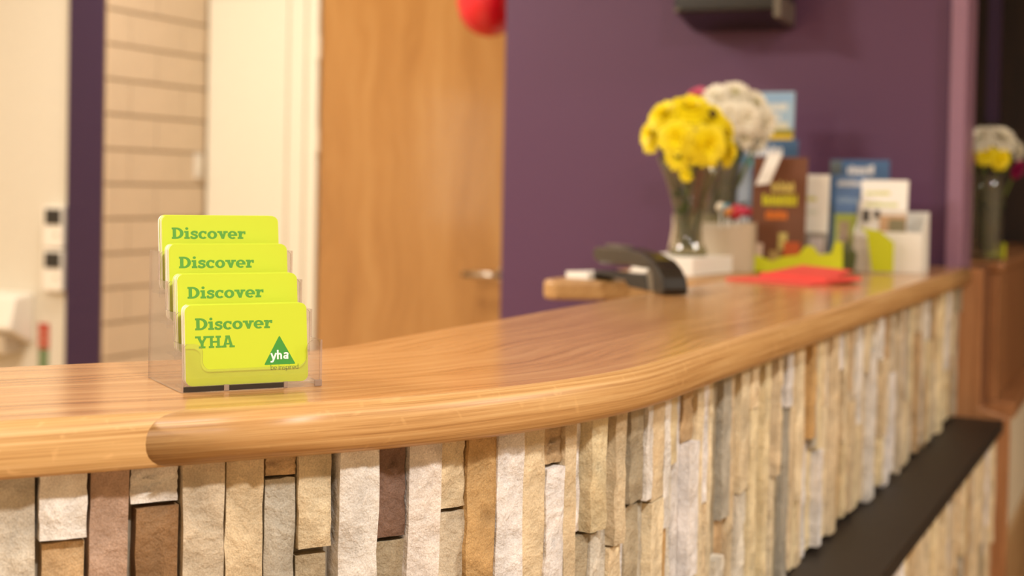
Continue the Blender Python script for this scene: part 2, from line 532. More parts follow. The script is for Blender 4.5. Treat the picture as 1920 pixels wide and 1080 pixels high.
for z in (1.632, 1.36, 0.3):
    hg = MB().box(-2.252, -2.236, 3.552, 3.562, z - 0.035, z + 0.035)
    hg.tube([(-2.242, 3.552, z - 0.035), (-2.242, 3.552, z + 0.035)], 0.006, 10)
    hg.build('hinge', M['white_gloss'], door)
hd = MB().lathe([(0.0, 0), (0.024, 0), (0.024, 0.008), (0.0, 0.008)], 24)
ho = hd.build('handle', M['steel'], door, smooth=False)
ho.location = (-1.628, 3.561, 0.995); ho.rotation_euler = (radians(90), 0, 0)
lv = MB().tube([(0, 0, 0.0), (0, 0, 0.05), (-0.012, 0, 0.058), (-0.105, 0, 0.058)], 0.0085, 12).build('lever', M['steel'], ho, smooth=True)
# dark recess to the right of the purple wall
struct(MB().box(-0.9, WX1, 4.58, 4.62, 0, ROOM_H).build('wall_dark', M['walnut']))
struct(MB().box(-0.94, -0.90, 3.58, 4.62, 0, ROOM_H).build('wall_dark_return', M['walnut']))
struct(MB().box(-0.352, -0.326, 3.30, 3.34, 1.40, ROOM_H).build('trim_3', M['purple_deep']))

# ------------------------------------------------------------------ fittings for the unseen ceiling lights, several added as fill
for i, (x, y, s, p) in enumerate(PANELS):
    t = thing('unseen_ceiling_light', ['square flat ceiling light just behind the viewer', 'square flat ceiling light over the counter staff side',
                                'small added fill light before the purple wall', 'square added fill light out on the customer side',
                                'square added fill light near the window', 'small added fill light in front of the white wall'][i],
              'ceiling light', (x, y, ROOM_H), 0, 'ceiling lights')
    h = s / 2 + 0.02
    MB().box(-h, h, -h, -h + 0.02, -0.03, 0).box(-h, h, h - 0.02, h, -0.03, 0).box(-h, -h + 0.02, -h + 0.02, h - 0.02, -0.03, 0).box(h - 0.02, h, -h + 0.02, h - 0.02, -0.03, 0).build('frame', M['white_gloss'], t)
    MB().box(-h + 0.02, h - 0.02, -h + 0.02, h - 0.02, -0.018, -0.004).build('diffuser', M['lit'], t)

# ------------------------------------------------------------------ worktop
def joint(d):
    return -0.119 + d / 0.014 * 0.026


top = thing('worktop', 'long curved oak reception worktop with rounded golden edge', 'worktop')
# board: from the inner line of the rounding to the back edge
b = MB()
ss = s_samples(S_LEFT, S_END)
rows = []
for s in ss:
    db = depth_at(s)
    prof = [(0.014, TOP)] + [(0.014 + (db - 0.018) * k / 6, TOP) for k in range(1, 7)] + [(db - 0.001, TOP - 0.0012), (db, TOP - 0.004), (db, TOP - THICK), (0.014, TOP - THICK)]
    rows.append([(*path(s, d)[0], z, s, d + (TOP - z)) for d, z in prof])
n = len(rows[0])
vs = [r[:3] for row in rows for r in row]
uvs = [(r[3], r[4]) for row in rows for r in row]
fs = [(i * n + k, (i + 1) * n + k, (i + 1) * n + (k + 1) % n, i * n + (k + 1) % n) for i in range(len(rows) - 1) for k in range(n)]
fs += [tuple(range(n)), tuple((len(rows) - 1) * n + k for k in reversed(range(n)))]
b.add(vs, fs, 0, uvs)
b.build('board', M['oak_top'], top, fix=True)


def nosing(name, mat, s_of0, s_of1, voff):
    """rounded front edge between two (possibly slanting) ends"""
    prof = []
    for k in range(15):
        a = pi / 2 - pi * k / 14
        prof.append((0.014 - 0.014 * max(0, cos(a)) ** 0.8, TOP - THICK / 2 + THICK / 2 * (1 if sin(a) > 0 else -1) * abs(sin(a)) ** 0.85, k * 0.0034))
    m = MB()
    base = s_samples(s_of0(0.007), s_of1(0.007))
    nn = len(prof)
    V, U = [], []
    for i, s in enumerate(base):
        for (d, z, v) in prof:
            sx = s
            if i == 0: sx = s_of0(d)
            elif i == len(base) - 1: sx = s_of1(d)
            V.append((*path(sx, d)[0], z)); U.append((sx, v + voff))
    F = [(i * nn + k, i * nn + k + 1, (i + 1) * nn + k + 1, (i + 1) * nn + k) for i in range(len(base) - 1) for k in range(nn - 1)]
    F += [tuple(range(nn)), tuple((len(base) - 1) * nn + k for k in reversed(range(nn)))]
    m.add(V, F, 0, U)
    o = m.build(name, mat, top, smooth=True, fix=True)
    return o


e1 = nosing('front_edge', M['oak_pale'], lambda d: S_LEFT, joint, 0.0)
e1['label'] = 'pale oak rounded edge'
e2 = nosing('front_edge', M['oak_edge'], joint, lambda d: S_END, 0.31)
e2['label'] = 'golden oak edging strip with slanting joint'
# back wing at the staff side
wing = MB()
WP = [(-0.826, 1.94), (-0.818, 1.922), (-0.80, 1.918), (-0.612, 2.018), (-0.612, 2.86), (-0.826, 2.86)]
o_ = 0
zt, zb = TOP - 0.0004, TOP - 0.029
V = [(*p, zt) for p in WP] + [(*p, zb) for p in WP]
U = [(p[1] * 0.9 + p[0] * 0.4, p[0]) for p in WP] + [(p[1], p[0] + 0.03) for p in WP]
k = len(WP)
wing.add(V, [tuple(range(k)), tuple(reversed(range(k, 2 * k)))] + [(i, i + k, (i + 1) % k + k, (i + 1) % k) for i in range(k)], 0, U)
wg = wing.build('wing_board', M['oak_edge'], top, bevel=0.006, fix=True)

# ------------------------------------------------------------------ stone fronts
def srgb_obj(o, c):
    o.color = (*lin(c), 1)


random.seed(4)


def unit_stone(seed, nx=4, nz=8):
    rnd = random.Random(seed)
    V, F = [], []
    rough = rnd.uniform(0.5, 1.3)
    wob = [rnd.uniform(-0.05, 0.05) for _ in range(nz + 1)], [rnd.uniform(-0.05, 0.05) for _ in range(nz + 1)]
    for j in range(nz + 1):
        for i in range(nx + 1):
            x = -0.5 + i / nx
            z = -0.5 + j / nz
            y = rnd.uniform(-0.09, 0.07) * rough
            if i == 0: x += wob[0][j] * 0.4; y = y * 0.4 - 0.01
            elif i == nx: x += wob[1][j] * 0.4; y = y * 0.4 - 0.01
            else: x += rnd.uniform(-0.05, 0.05)
            if j in (0, nz): z += rnd.uniform(-0.004, 0.004); y = y * 0.4 - 0.005
            else: z += rnd.uniform(-0.025, 0.025)
            V.append((x, -y, z))            # local -y is outwards
    W = nx + 1
    for j in range(nz):
        for i in range(nx):
            F.append((j * W + i, j * W + i + 1, (j + 1) * W + i + 1, (j + 1) * W + i))
    ring = [i for i in range(W)] + [j * W + nx for j in range(1, nz + 1)] + [nz * W + i for i in range(nx - 1, -1, -1)] + [j * W for j in range(nz - 1, 0, -1)]
    o = len(V)
    for r in ring:
        V.append((V[r][0], 1.0, V[r][2]))
    m = len(ring)
    for k in range(m):
        F.append((ring[k], o + k, o + (k + 1) % m, ring[(k + 1) % m]))
    me = bpy.data.meshes.new('stone')
    me.from_pydata(V, [], F)
    me.materials.append(M['stone'])
    bm = bmesh.new(); bm.from_mesh(me); bmesh.ops.recalc_face_normals(bm, faces=bm.faces); bm.to_mesh(me); bm.free()
    for p in me.polygons[:nx * nz]:
        p.use_smooth = True
    rs = {frozenset((ring[k], ring[(k + 1) % m])) for k in range(m)}
    for e in me.edges:
        if frozenset(e.vertices) in rs:
            e.use_edge_sharp = True
    me.update()
    return me


STONES = [unit_stone(k) for k in range(14)]
C_ = dict(greybeige=(210, 203, 191), white=(232, 228, 225), pinkbrown=(176, 149, 132), brown=(146, 114, 82), beige=(200, 186, 165), tan=(214, 195, 164),
          grey=(182, 176, 164), cream=(222, 206, 176), darkbrown=(122, 95, 82), pinkwhite=(228, 220, 216), gold=(196, 160, 110), lilac=(225, 221, 222),
          olive=(168, 155, 132), paleyellow=(228, 212, 176), tanorange=(194, 165, 128))


def put_stone(parent, s0, s1, z0, z1, d, col, rot=0.0, var=None):
    """stone between arc lengths s0..s1 and heights z0..z1, its face d inside the counter's front line"""
    sm = (s0 + s1) / 2
    jit = random.uniform(0.95, 1.05)
    p, a = path(sm, d + 0.006)
    o = inst('stone', STONES[var if var is not None else random.randrange(len(STONES))], parent,
             (p.x, p.y, (z0 + z1) / 2), (0, rot, radians(90) - a), (s1 - s0, 0.03, z1 - z0))
    srgb_obj(o, tuple(min(255, v * jit) for v in C_[col]) if isinstance(col, str) else col)
    return o


front = thing('stone_clad_counter', 'upper counter front clad in upright strips of split stone', 'counter')
UP_Z0, UP_Z1 = 0.817, TOP - THICK


def ribbon(s0, s1, d0, d1, z0, z1, name, mat, parent):
    m = MB()
    base = s_samples(s0, s1)
    V = []
    for s in base:
        for (d, z) in ((d0, z0), (d0, z1), (d1, z1), (d1, z0)):
            V.append((*path(s, d)[0], z))
    F = [(i * 4 + k, i * 4 + (k + 1) % 4, (i + 1) * 4 + (k + 1) % 4, (i + 1) * 4 + k) for i in range(len(base) - 1) for k in range(4)]
    F += [(0, 1, 2, 3), tuple((len(base) - 1) * 4 + k for k in (3, 2, 1, 0))]
    m.add(V, F)
    return m.build(name, mat, parent, fix=True)


ribbon(S_LEFT, S_END, 0.036, 0.20, 0.8148, UP_Z1 - 0.0002, 'backing', M['mortar'], front)
# hand-placed stones of the near part: (s0, s1, z_bottom, z_top, inset, colour)
T = UP_Z1
G = 0.0009
NEAR = [
    (-0.300, -0.268, 0.93, T, .016, 'tan'), (-0.268, -0.235, 0.90, T, .020, 'white'), (-0.235, -0.205, 0.95, T, .014, 'beige'),
    (-0.205, -0.1735, 0.90, T, .018, 'greybeige'),
    (-0.1725, -0.1455, 1.029, T, .0150, 'white'), (-0.170, -0.1455, 0.93, 1.027, .021, 'tanorange'),
    (-0.1445, -0.1215, 0.92, T, .0185, 'pinkbrown'),
    (-0.1210, -0.0925, 1.0445, T, .0185, 'white'), (-0.1175, -0.0915, 0.94, 1.0425, .019, 'brown'),
    (-0.0905, -0.0650, 0.91, T, .0155, 'beige'),
    (-0.0640, -0.0395, 0.93, T, .0185, 'tan'),
    (-0.0390, -0.0190, 1.054, T, .019, 'tanorange'), (-0.0390, -0.0190, 0.92, 1.053, .0195, 'grey'),
    (-0.0185, 0.0035, 1.0075, T, .0165, 'cream'), (-0.0180, 0.0030, 0.90, 1.004, .021, 'olive'),
    (0.0075, 0.0350, 0.90, T, .0125, 'white'),
    (0.0358, 0.0588, 1.008, T, .0190, 'darkbrown'), (0.0385, 0.0600, 0.91, 1.006, .021, 'olive'),
    (0.0600, 0.0855, 0.92, T, .0160, 'pinkwhite'),
    (0.0860, 0.1085, 1.021, T, .0195, 'tan'), (0.0880, 0.1120, 0.90, 1.019, .020, 'beige'),
    (0.1092, 0.1345, 0.92, T, .0165, 'gold'),
    (0.1352, 0.1612, 0.90, T, .0150, 'lilac'),
    (0.1618, 0.1872, 0.93, T, .0180, 'tan'),
    (0.1878, 0.2092, 1.0385, T, .0200, 'tanorange'), (0.1878, 0.2092, 0.92, 1.0370, .0165, 'lilac'),
    (0.2098, 0.2248, 0.90, T, .0170, 'tan'),
    (0.2252, 0.2372, 0.984, T, .0225, 'lilac'), (0.2262, 0.2472, 0.90, 0.9815, .020, 'olive'),
    (0.2378, 0.2600, 0.983, T, .0125, 'paleyellow'), (0.2478, 0.2600, 0.88, 0.981, .018, 'greybeige'),
    (0.2605, 0.2755, 0.90, T, .0215, 'greybeige'),
    (0.2760, 0.2945, 0.966, T, .0140, 'tan'), (0.2760, 0.2950, 0.88, 0.964, .018, 'cream'),
    (0.2950, 0.3060, 0.90, T, .0220, 'lilac'),
    (0.3065, 0.3330, 0.992, T, .0160, 'olive'), (0.3065, 0.3330, 0.88, 0.990, .0195, 'olive'),
    (0.3335, 0.3460, 0.990, T, .0130, 'white'), (0.3335, 0.3460, 0.88, 0.988, .021, 'grey'),
]
lows = {}
for i, (s0, s1, z0, z1, d, c) in enumerate(NEAR):
    put_stone(front, s0 + G / 2, s1 - G / 2, z0 + 0.0006, z1 - 0.0004, d, c, random.uniform(-0.012, 0.012))
    if z0 < 0.97:
        put_stone(front, s0 + G / 2, s1 - G / 2, UP_Z0, z0 - 0.001, d + random.uniform(-.004, .004), random.choice(['tan', 'beige', 'white', 'grey', 'cream', 'tanorange']))
MIX = ['tan'] * 5 + ['cream'] * 5 + ['paleyellow'] * 5 + ['beige'] * 3 + ['lilac'] * 3 + ['white'] * 3 + ['olive'] * 2 + ['grey'] + ['tanorange'] * 2 + ['greybeige'] * 2 + ['gold']
s = 0.3465
prev = None
while s < S_END - 0.006:
    w = random.uniform(0.014, 0.034) * (1.0 if s < 1.0 else 1.25)
    w = min(w, S_END - s)
    cuts = [UP_Z0 + random.uniform(-0.002, 0.010)]
    z = UP_Z0
    while True:
        z += random.uniform(0.07, 0.26)
        if z > T - 0.045:
            break
        cuts.append(z)
    cuts.append(T)
    for z0, z1 in zip(cuts[:-1], cuts[1:]):
        d = random.choice([.0125, .0145, .0165, .0185, .0205, .0225]) + random.uniform(-.001, .001)
        c = random.choice(MIX)
        while c == prev: c = random.choice(MIX)
        prev = c
        put_stone(front, s + G / 2, s + w - G / 2, z0 + 0.0006, z1 - 0.0006, d, c, random.uniform(-0.01, 0.01))
    s += w

# dark ledge between the two bands of stone
ledge = tag(ribbon(S_LEFT, S_END, -0.064, 0.05, 0.795, 0.8145, 'ledge', M['black_ledge'], None),
            'dark narrow ledge running under the upper band of stone', 'ledge')
# lower front, standing forward by the width of the ledge
lower = thing('stone_clad_plinth', 'lower counter base clad in pale upright stone strips below ledge', 'counter')
ribbon(S_LEFT, S_END, -0.040, 0.22, 0.0, 0.7945, 'backing', M['mortar'], lower)
s = 0.30
while s < S_END - 0.008:
    w = min(random.uniform(0.016, 0.036), S_END - s)
    z = 0.793
    cuts = [z]
    while z > 0.44:
        z -= random.uniform(0.10, 0.28)
        cuts.append(z)
    cuts[-1] = 0.30
    for z1, z0 in zip(cuts[:-1], cuts[1:]):
        put_stone(lower, s + G / 2, s + w - G / 2, z0 + 0.0006, z1 - 0.0006, -0.052 - random.choice([0, .003, .006, .009]), random.choice(MIX + ['cream'] * 4 + ['paleyellow'] * 4))
    s += w

# wooden end board following the step, then the darker return and the counter beyond
EX0 = -0.62
poly = [(EX0, 0.0), (-0.243, 0.0), (-0.243, 0.818), (-0.298, 0.835), (-0.298, 1.098), (EX0, 1.098)]
tag(MB().prism(poly, 2.822, 2.844, 'y').build('end_board', M['brown_wood'], None, bevel=0.003, fix=True),
    'stepped brown wooden end board closing the stone counter front', 'board')
tag(MB().box(-0.62, -0.318, 2.996, 3.15, 0.0, 1.094).build('return_panel', M['brown_dark'], None, bevel=0.003),
    'dark reddish-brown wooden panel in gap beyond end board', 'panel')
side = thing('side_counter', 'plain brown wooden counter continuing beyond the dark gap', 'counter', (0, 0, 0))
MB().box(-0.62, -0.300, 3.155, 4.5, 0.806, 1.074).build('fascia', M['brown_wood'], side, bevel=0.002)
MB().box(-0.64, -0.292, 3.152, 4.502, 1.075, 1.10).build('top_board', M['brown_wood'], side, bevel=0.008)
MB().box(-0.62, -0.262, 3.155, 4.5, 0.770, 0.805).build('ledge_rail', M['brown_wood'], side, bevel=0.004)
MB().box(-0.62, -0.285, 3.155, 4.5, 0.50, 0.769).build('pale_panel', M['cream'], side)
MB().box(-0.62, -0.275, 3.155, 4.5, 0.0, 0.499).build('lower_panel', M['floor'], side, bevel=0.003)

# ------------------------------------------------------------------ lettering
# A small slab-serif alphabet and a plain sans, drawn from strokes; every word is one mesh of filled strips.
def cat_rom(pts, n=6):
    P = [Vector(p) for p in pts]
    out = []
    for i in range(len(P) - 1):
        p0, p1, p2, p3 = P[max(i - 1, 0)], P[i], P[i + 1], P[min(i + 2, len(P) - 1)]
        for k in range(n):
            t = k / n
            out.append(0.5 * ((2 * p1) + (-p0 + p2) * t + (2 * p0 - 5 * p1 + 4 * p2 - p3) * t * t + (-p0 + 3 * p1 - 3 * p2 + p3) * t ** 3))
    out.append(P[-1])
    return out


class Ink:
    def __init__(self): self.q = []                      # list of polygons (2D)
    def rect(self, x0, y0, x1, y1): self.q.append([(x0, y0), (x1, y0), (x1, y1), (x0, y1)])
    def poly(self, *p): self.q.append(list(p))
    def ring(self, cx, cy, rx, ry, ix, iy, a0, a1, n=20):
        for k in range(n):
            t0, t1 = radians(a0 + (a1 - a0) * k / n), radians(a0 + (a1 - a0) * (k + 1) / n)
            self.q.append([(cx + ix * cos(t0), cy + iy * sin(t0)), (cx + rx * cos(t0), cy + ry * sin(t0)),
                           (cx + rx * cos(t1), cy + ry * sin(t1)), (cx + ix * cos(t1), cy + iy * sin(t1))])
    def stroke(self, pts, w, smooth=True, n=6):
        P = cat_rom(pts, n) if smooth else [Vector(p) for p in pts]
        L = []
        for i, p in enumerate(P):
            d = (P[min(i + 1, len(P) - 1)] - P[max(i - 1, 0)]).normalized()
            nn = Vector((-d.y, d.x)) * w / 2
            L.append((p + nn, p - nn))
        for i in range(len(L) - 1):
            self.q.append([tuple(L[i][1]), tuple(L[i + 1][1]), tuple(L[i + 1][0]), tuple(L[i][0])])


def slab(ch):
    g = Ink(); S = .165; W = .20
    if ch == 'D':
        g.rect(.08, 0, .33, 1); g.rect(0, 0, .36, S); g.rect(0, 1 - S, .36, 1); g.ring(.34, .5, .55, .5, .29, .5 - S, -90, 90); adv = .94
    elif ch == 'i':
        g.rect(.09, 0, .33, .70); g.rect(0, 0, .42, S); g.rect(0, .70 - S, .25, .70); g.ring(.20, .91, .12, .115, 0, 0, 0, 360, 14); adv = .46
    elif ch == 's':
        g.stroke([(.50, .50), (.46, .60), (.30, .635), (.15, .58), (.12, .49), (.20, .41), (.36, .35), (.47, .27), (.47, .16), (.36, .075), (.20, .07), (.10, .13), (.07, .22)], .18)
        g.rect(.42, .46, .55, .69); g.rect(.02, .02, .13, .25); adv = .61
    elif ch == 'c':
        g.ring(.36, .35, .365, .365, .13, .205, 38, 318, 22); g.rect(.50, .43, .63, .68); adv = .69
    elif ch == 'o':
        g.ring(.37, .35, .38, .365, .14, .205, 0, 360, 26); adv = .78
    elif ch == 'v':
        g.poly((.06, .70), (.31, .70), (.48, .20), (.48, 0), (.31, 0)); g.poly((.71, .70), (.51, .70), (.36, .20), (.36, 0), (.50, 0))
        g.rect(-.02, .70 - S, .36, .70); g.rect(.44, .70 - S, .80, .70); adv = .79
    elif ch == 'e':
        g.ring(.37, .35, .375, .365, .14, .215, 0, 312, 24); g.rect(.12, .27, .74, .40); adv = .77
    elif ch == 'r':
        g.rect(.09, 0, .33, .70); g.rect(0, 0, .44, S); g.rect(0, .70 - S, .28, .70)
        g.stroke([(.26, .38), (.32, .52), (.42, .60), (.56, .61)], .16); g.rect(.47, .42, .62, .69); adv = .64
    elif ch == 'Y':
        g.poly((.08, 1), (.33, 1), (.52, .56), (.52, .36), (.36, .40)); g.poly((.92, 1), (.74, 1), (.48, .56), (.48, .36), (.62, .42))
        g.rect(.39, 0, .61, .50); g.rect(.25, 0, .75, S); g.rect(-.02, 1 - S, .42, 1); g.rect(.60, 1 - S, 1.0, 1); adv = 1.0
    elif ch == 'H':
        g.rect(.10, 0, .31, 1); g.rect(.63, 0, .84, 1); g.rect(.2, .43, .75, .58)
        for x in (0, .53): 
            g.rect(x, 0, x + .41, S); g.rect(x, 1 - S, x + .41, 1)
        adv = .97
    elif ch == 'A':
        g.poly((.10, 0), (.30, 0), (.56, 1), (.36, 1)); g.poly((.68, 0), (.90, 0), (.64, 1), (.44, 1)); g.rect(.25, .24, .75, .38)
        g.rect(-.02, 0, .38, S); g.rect(.60, 0, 1.02, S); g.rect(.30, 1 - S, .62, 1); adv = 1.02
    return g.q, adv


def sans(ch, w=.1):
    g = Ink(); h = w / 2
    def bowl(): g.ring(.27, .34, .27, .34, .27 - w, .34 - w, 0, 360, 22)
    if ch == 'b': g.rect(0, 0, w, 1); bowl(); adv = .62
    elif ch == 'd': g.rect(.54 - w, 0, .54, 1); bowl(); adv = .64
    elif ch == 'p': g.rect(0, -.3, w, .68); bowl(); adv = .62
    elif ch == 'e': g.ring(.27, .34, .27, .34, .27 - w, .34 - w, 0, 310, 22); g.rect(.05, .30, .53, .30 + w * .9); adv = .60
    elif ch == 'i': g.rect(0, 0, w, .68); g.rect(0, .82, w, .82 + w * 1.1); adv = w + .12
    elif ch == 'n' or ch == 'h':
        g.rect(0, 0, w, .68 if ch == 'n' else 1); g.ring(.25, .40, .25, .28, .25 - w, .28 - w, 0, 180, 16); g.rect(.5 - w, 0, .5, .41); adv = .5 + .12
    elif ch == 's':
        g.stroke([(.40, .58), (.30, .63), (.18, .64), (.07, .56), (.08, .44), (.22, .35), (.36, .27), (.37, .13), (.25, .05), (.12, .05), (.03, .11)], w); adv = .52
    elif ch == 'r': g.rect(0, 0, w, .68); g.stroke([(w / 2, .38), (.12, .54), (.20, .62), (.34, .635)], w); adv = .42
    elif ch == 'a':
        g.ring(.24, .21, .24, .21, .24 - w, max(.04, .21 - w * .85), 0, 360, 20); g.rect(.5 - w, 0, .5, .45)
        g.stroke([(.5 - h, .42), (.44, .58), (.28, .645), (.08, .59)], w); adv = .60
    elif ch == 'y':
        g.stroke([(h, .68), (.30, .02)], w, False); g.stroke([(.56, .68), (.26, -.12), (.16, -.24), (.0, -.24)], w, True); adv = .64
    elif ch == ' ': adv = .30
    return g.q, adv


def word(text, font, x, y, size, width=None, **kw):
    """polygons of a word whose baseline starts at (x, y)"""
    polys, pen = [], 0.0
    for ch in text:
        q, adv = font(ch, **kw)
        polys += [[(px + pen, py) for px, py in p] for p in q]
        pen += adv
    sx = size if width is None else width / pen
    return [[(x + px * sx, y + py * size) for px, py in p] for p in polys]


def inside(poly, x, y):
    hit, j = False, len(poly) - 1
    for i in range(len(poly)):
        (xi, yi), (xj, yj) = poly[i], poly[j]
        if (yi > y) != (yj > y) and x < (xj - xi) * (y - yi) / (yj - yi) + xi:
            hit = not hit
        j = i
    return hit


def ink_mesh(polys, name, mat, y=0.0):
    """flat print in a card's own plane: local x right, z up, facing -y"""
    m = MB()
    K = 1000.0                                     # united in millimetres so that overlapping strokes become one surface
    vv, ff = [], []
    for p in polys:
        if sum(p[i][0] * p[(i + 1) % len(p)][1] - p[(i + 1) % len(p)][0] * p[i][1] for i in range(len(p))) < 0:
            p = p[::-1]
        ff.append(list(range(len(vv), len(vv) + len(p))))
        vv += [Vector((a * K, b_ * K)) for a, b_ in p]
    r = delaunay_2d_cdt(vv, [], ff, 0, 1e-4)
    m.add([(v.x / K, y, v.y / K) for v in r[0]], [tuple(f) for f in r[2]
          if any(inside(p, sum(r[0][k].x for k in f) / len(f) / K, sum(r[0][k].y for k in f) / len(f) / K) for p in polys)])
    me = m.mesh(name, mat)
    bm = bmesh.new(); bm.from_mesh(me)
    for f in bm.faces:
        f.normal_update()
        if f.normal.y > 0: f.normal_flip()
    bm.to_mesh(me); bm.free()
    return me


# ------------------------------------------------------------------ card holder with cards
CW, CH, CT = 0.0812, 0.0507, 0.0010
HROT = radians(53.5)
HOLD = thing('card_holder', 'clear acrylic four-tier card holder standing on oak worktop', 'card holder', (-0.5523, 0.7225, TOP + 0.0002), HROT)
HW, HD = 0.0935, 0.0790
STEP_Y, STEP_Z = 0.0194, 0.0185
TK = 0.0014
side_poly = [(0, 0), (0, 0.0305)]
for k in range(1, 4):
    side_poly += [(STEP_Y * k, 0.0305 + STEP_Z * (k - 1)), (STEP_Y * k, 0.0305 + STEP_Z * k)]
side_poly += [(HD, 0.0305 + STEP_Z * 3), (HD, 0)]
for x in (0, HW - TK):
    sp = MB()
    sp.prism(list(reversed(side_poly)), x, x + TK, 'x', 0, 1)
    sp.build('side_wall', [M['acrylic'], M['acrylic_edge']], HOLD, fix=True)


def pocket_outline(h_side, h_dip, x0, x1, dip0, dip1, r=0.0055):
    pts = [(x0, 0), (x1, 0), (x1, h_side - 0.002), (x1 - 0.002, h_side)]
    pts += [(dip1 + r * (1 - sin(a)) - 0.0, h_side - r * (1 - cos(a))) for a in [pi / 2 * k / 5 for k in range(6)]]
    pts += [(dip1 - r * (1 - cos(a)), h_dip + r * (1 - sin(a))) for a in [pi / 2 * k / 5 for k in range(6)]]
    pts += [(dip0 + r * (1 - sin(a)), h_dip + r * (1 - cos(a))) for a in [pi / 2 * k / 5 for k in range(6)]]
    pts += [(dip0 - r * (1 - cos(a)), h_side - r * (1 - sin(a))) for a in [pi / 2 * k / 5 for k in range(6)]]
    pts += [(x0 + 0.002, h_side), (x0, h_side - 0.002)]
    return pts


po = pocket_outline(0.0305, 0.0140, TK, HW - TK, 0.0135, 0.0830)
for k in range(4):
    pk = MB().prism([(x, z + STEP_Z * k) for x, z in po], STEP_Y * k, STEP_Y * k + 0.0012, 'y', 0, 1)
    pk.build('pocket_wall', [M['acrylic'], M['acrylic_edge']], HOLD, fix=True)
    MB().box(TK, HW - TK, STEP_Y * k + 0.0013, STEP_Y * k + STEP_Y - 0.0004, 0.0020 + STEP_Z * k, 0.0034 + STEP_Z * k).build('pocket_floor', M['acrylic'], HOLD)
MB().box(TK, HW - TK, HD - 0.0014, HD, 0.0, 0.0305 + STEP_Z * 3).build('back_wall', [M['acrylic']], HOLD)
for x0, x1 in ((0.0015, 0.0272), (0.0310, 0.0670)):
    MB().box(x0, x1, -0.0006, 0.0010, 0.0004, 0.0036).build('base_shade_bar', M['slot'], HOLD)  # dark bars standing in for the shadow gap under the holder
for x0, x1 in ((0.0274, 0.0308), (0.0672, 0.0700), (0.0885, 0.0935)):
    MB().box(x0, x1, -0.0010, 0.0012, 0.0, 0.0042).build('base_boss', M['acrylic_edge'], HOLD, bevel=0.0004)


def card_outline(r=0.0042):
    pts = []
    for cx, cz, a0 in ((CW - r, r, -90), (CW - r, CH - r, 0), (r, CH - r, 90), (r, r, 180)):
        for k in range(7):
            a = radians(a0 + 90 * k / 6)
            pts.append((cx + r * cos(a), cz + r * sin(a)))
    return pts


card_mb = MB().prism(card_outline(), 0.0, CT - 0.00008, 'y', 0)
card_me = card_mb.mesh('business_card', [M['paper_white'], M['lime']])
bm = bmesh.new(); bm.from_mesh(card_me); bmesh.ops.recalc_face_normals(bm, faces=bm.faces); bm.to_mesh(card_me); bm.free()
for p in card_me.polygons:
    if p.normal.y < -0.9: p.material_index = 1

PY = -0.00006
disc_me = ink_mesh(word('Discover', slab, 0.0066, CH - 0.0157, 0.0076, 0.0512), 'lettering', M['green_ink'], PY)
yha_me = ink_mesh(word('YHA', slab, 0.0066, CH - 0.0272, 0.0077, 0.0256), 'lettering', M['green_ink'], PY)


def rounded_tri(ax, az, bx, bz, cx, cz, r=0.0010):
    P = [Vector((ax, az)), Vector((bx, bz)), Vector((cx, cz))]
    out = []
    for i in range(3):
        p, q, s_ = P[i], P[i - 1], P[(i + 1) % 3]
        d1, d2 = (q - p).normalized(), (s_ - p).normalized()
        for t in (0, .25, .5, .75, 1):
            a1, a2 = p + d1 * r, p + d2 * r
            out.append(tuple((1 - t) ** 2 * a1 + 2 * t * (1 - t) * p + t * t * a2))
    return out


tri_me = ink_mesh([rounded_tri(0.0622, CH - 0.0206, 0.0514, CH - 0.0394, 0.0728, CH - 0.0394)], 'logo_triangle', M['green_dark'], PY)
yhas_me = ink_mesh(word('yha', lambda c, w: sans(c, w), 0.0558, CH - 0.0360, 0.0060, 0.0128, w=.17), 'logo_lettering', M['white_ink'], PY * 2)
insp_me = ink_mesh(word('be inspired', lambda c, w: sans(c, w), 0.0558, CH - 0.0428, 0.0034, 0.0192, w=.085), 'lettering', M['ink_thin'], PY)

TILT = radians(7)
TIER = ['lowest, front tier', 'second tier from the front', 'third tier from the front', 'highest, rear tier']
NCARD = 9
for k in range(4):
    for j in range(NCARD):
        jx = random.uniform(-0.0004, 0.0004)
        lo = Vector((0.0038 + jx, STEP_Y * k + 0.0019 + CT * j, 0.0037 + STEP_Z * k + (0.0002 if j else 0)))
        w_ = Matrix.Translation(HOLD.location) @ Matrix.Rotation(HROT, 4, 'Z')
        if j == 0:
            o = tag(bpy.data.objects.new('business_card', None), 'lime Discover card facing out from the holder\'s ' + TIER[k], 'card', 'cards in the holder')
            COL.objects.link(o)
            inst('card_sheet', card_me, o)
            inst('lettering', disc_me, o); inst('lettering', yha_me, o)
            lg = inst('logo', tri_me, o); inst('logo_lettering', yhas_me, lg); inst('lettering', insp_me, o)
        else:
            o = tag(bpy.data.objects.new('business_card', card_me), 'lime card stacked behind the front card in the ' + TIER[k], 'card', 'cards in the holder')
            COL.objects.link(o)
        o.matrix_world = w_ @ Matrix.Translation(lo) @ Matrix.Rotation(-TILT, 4, 'X')

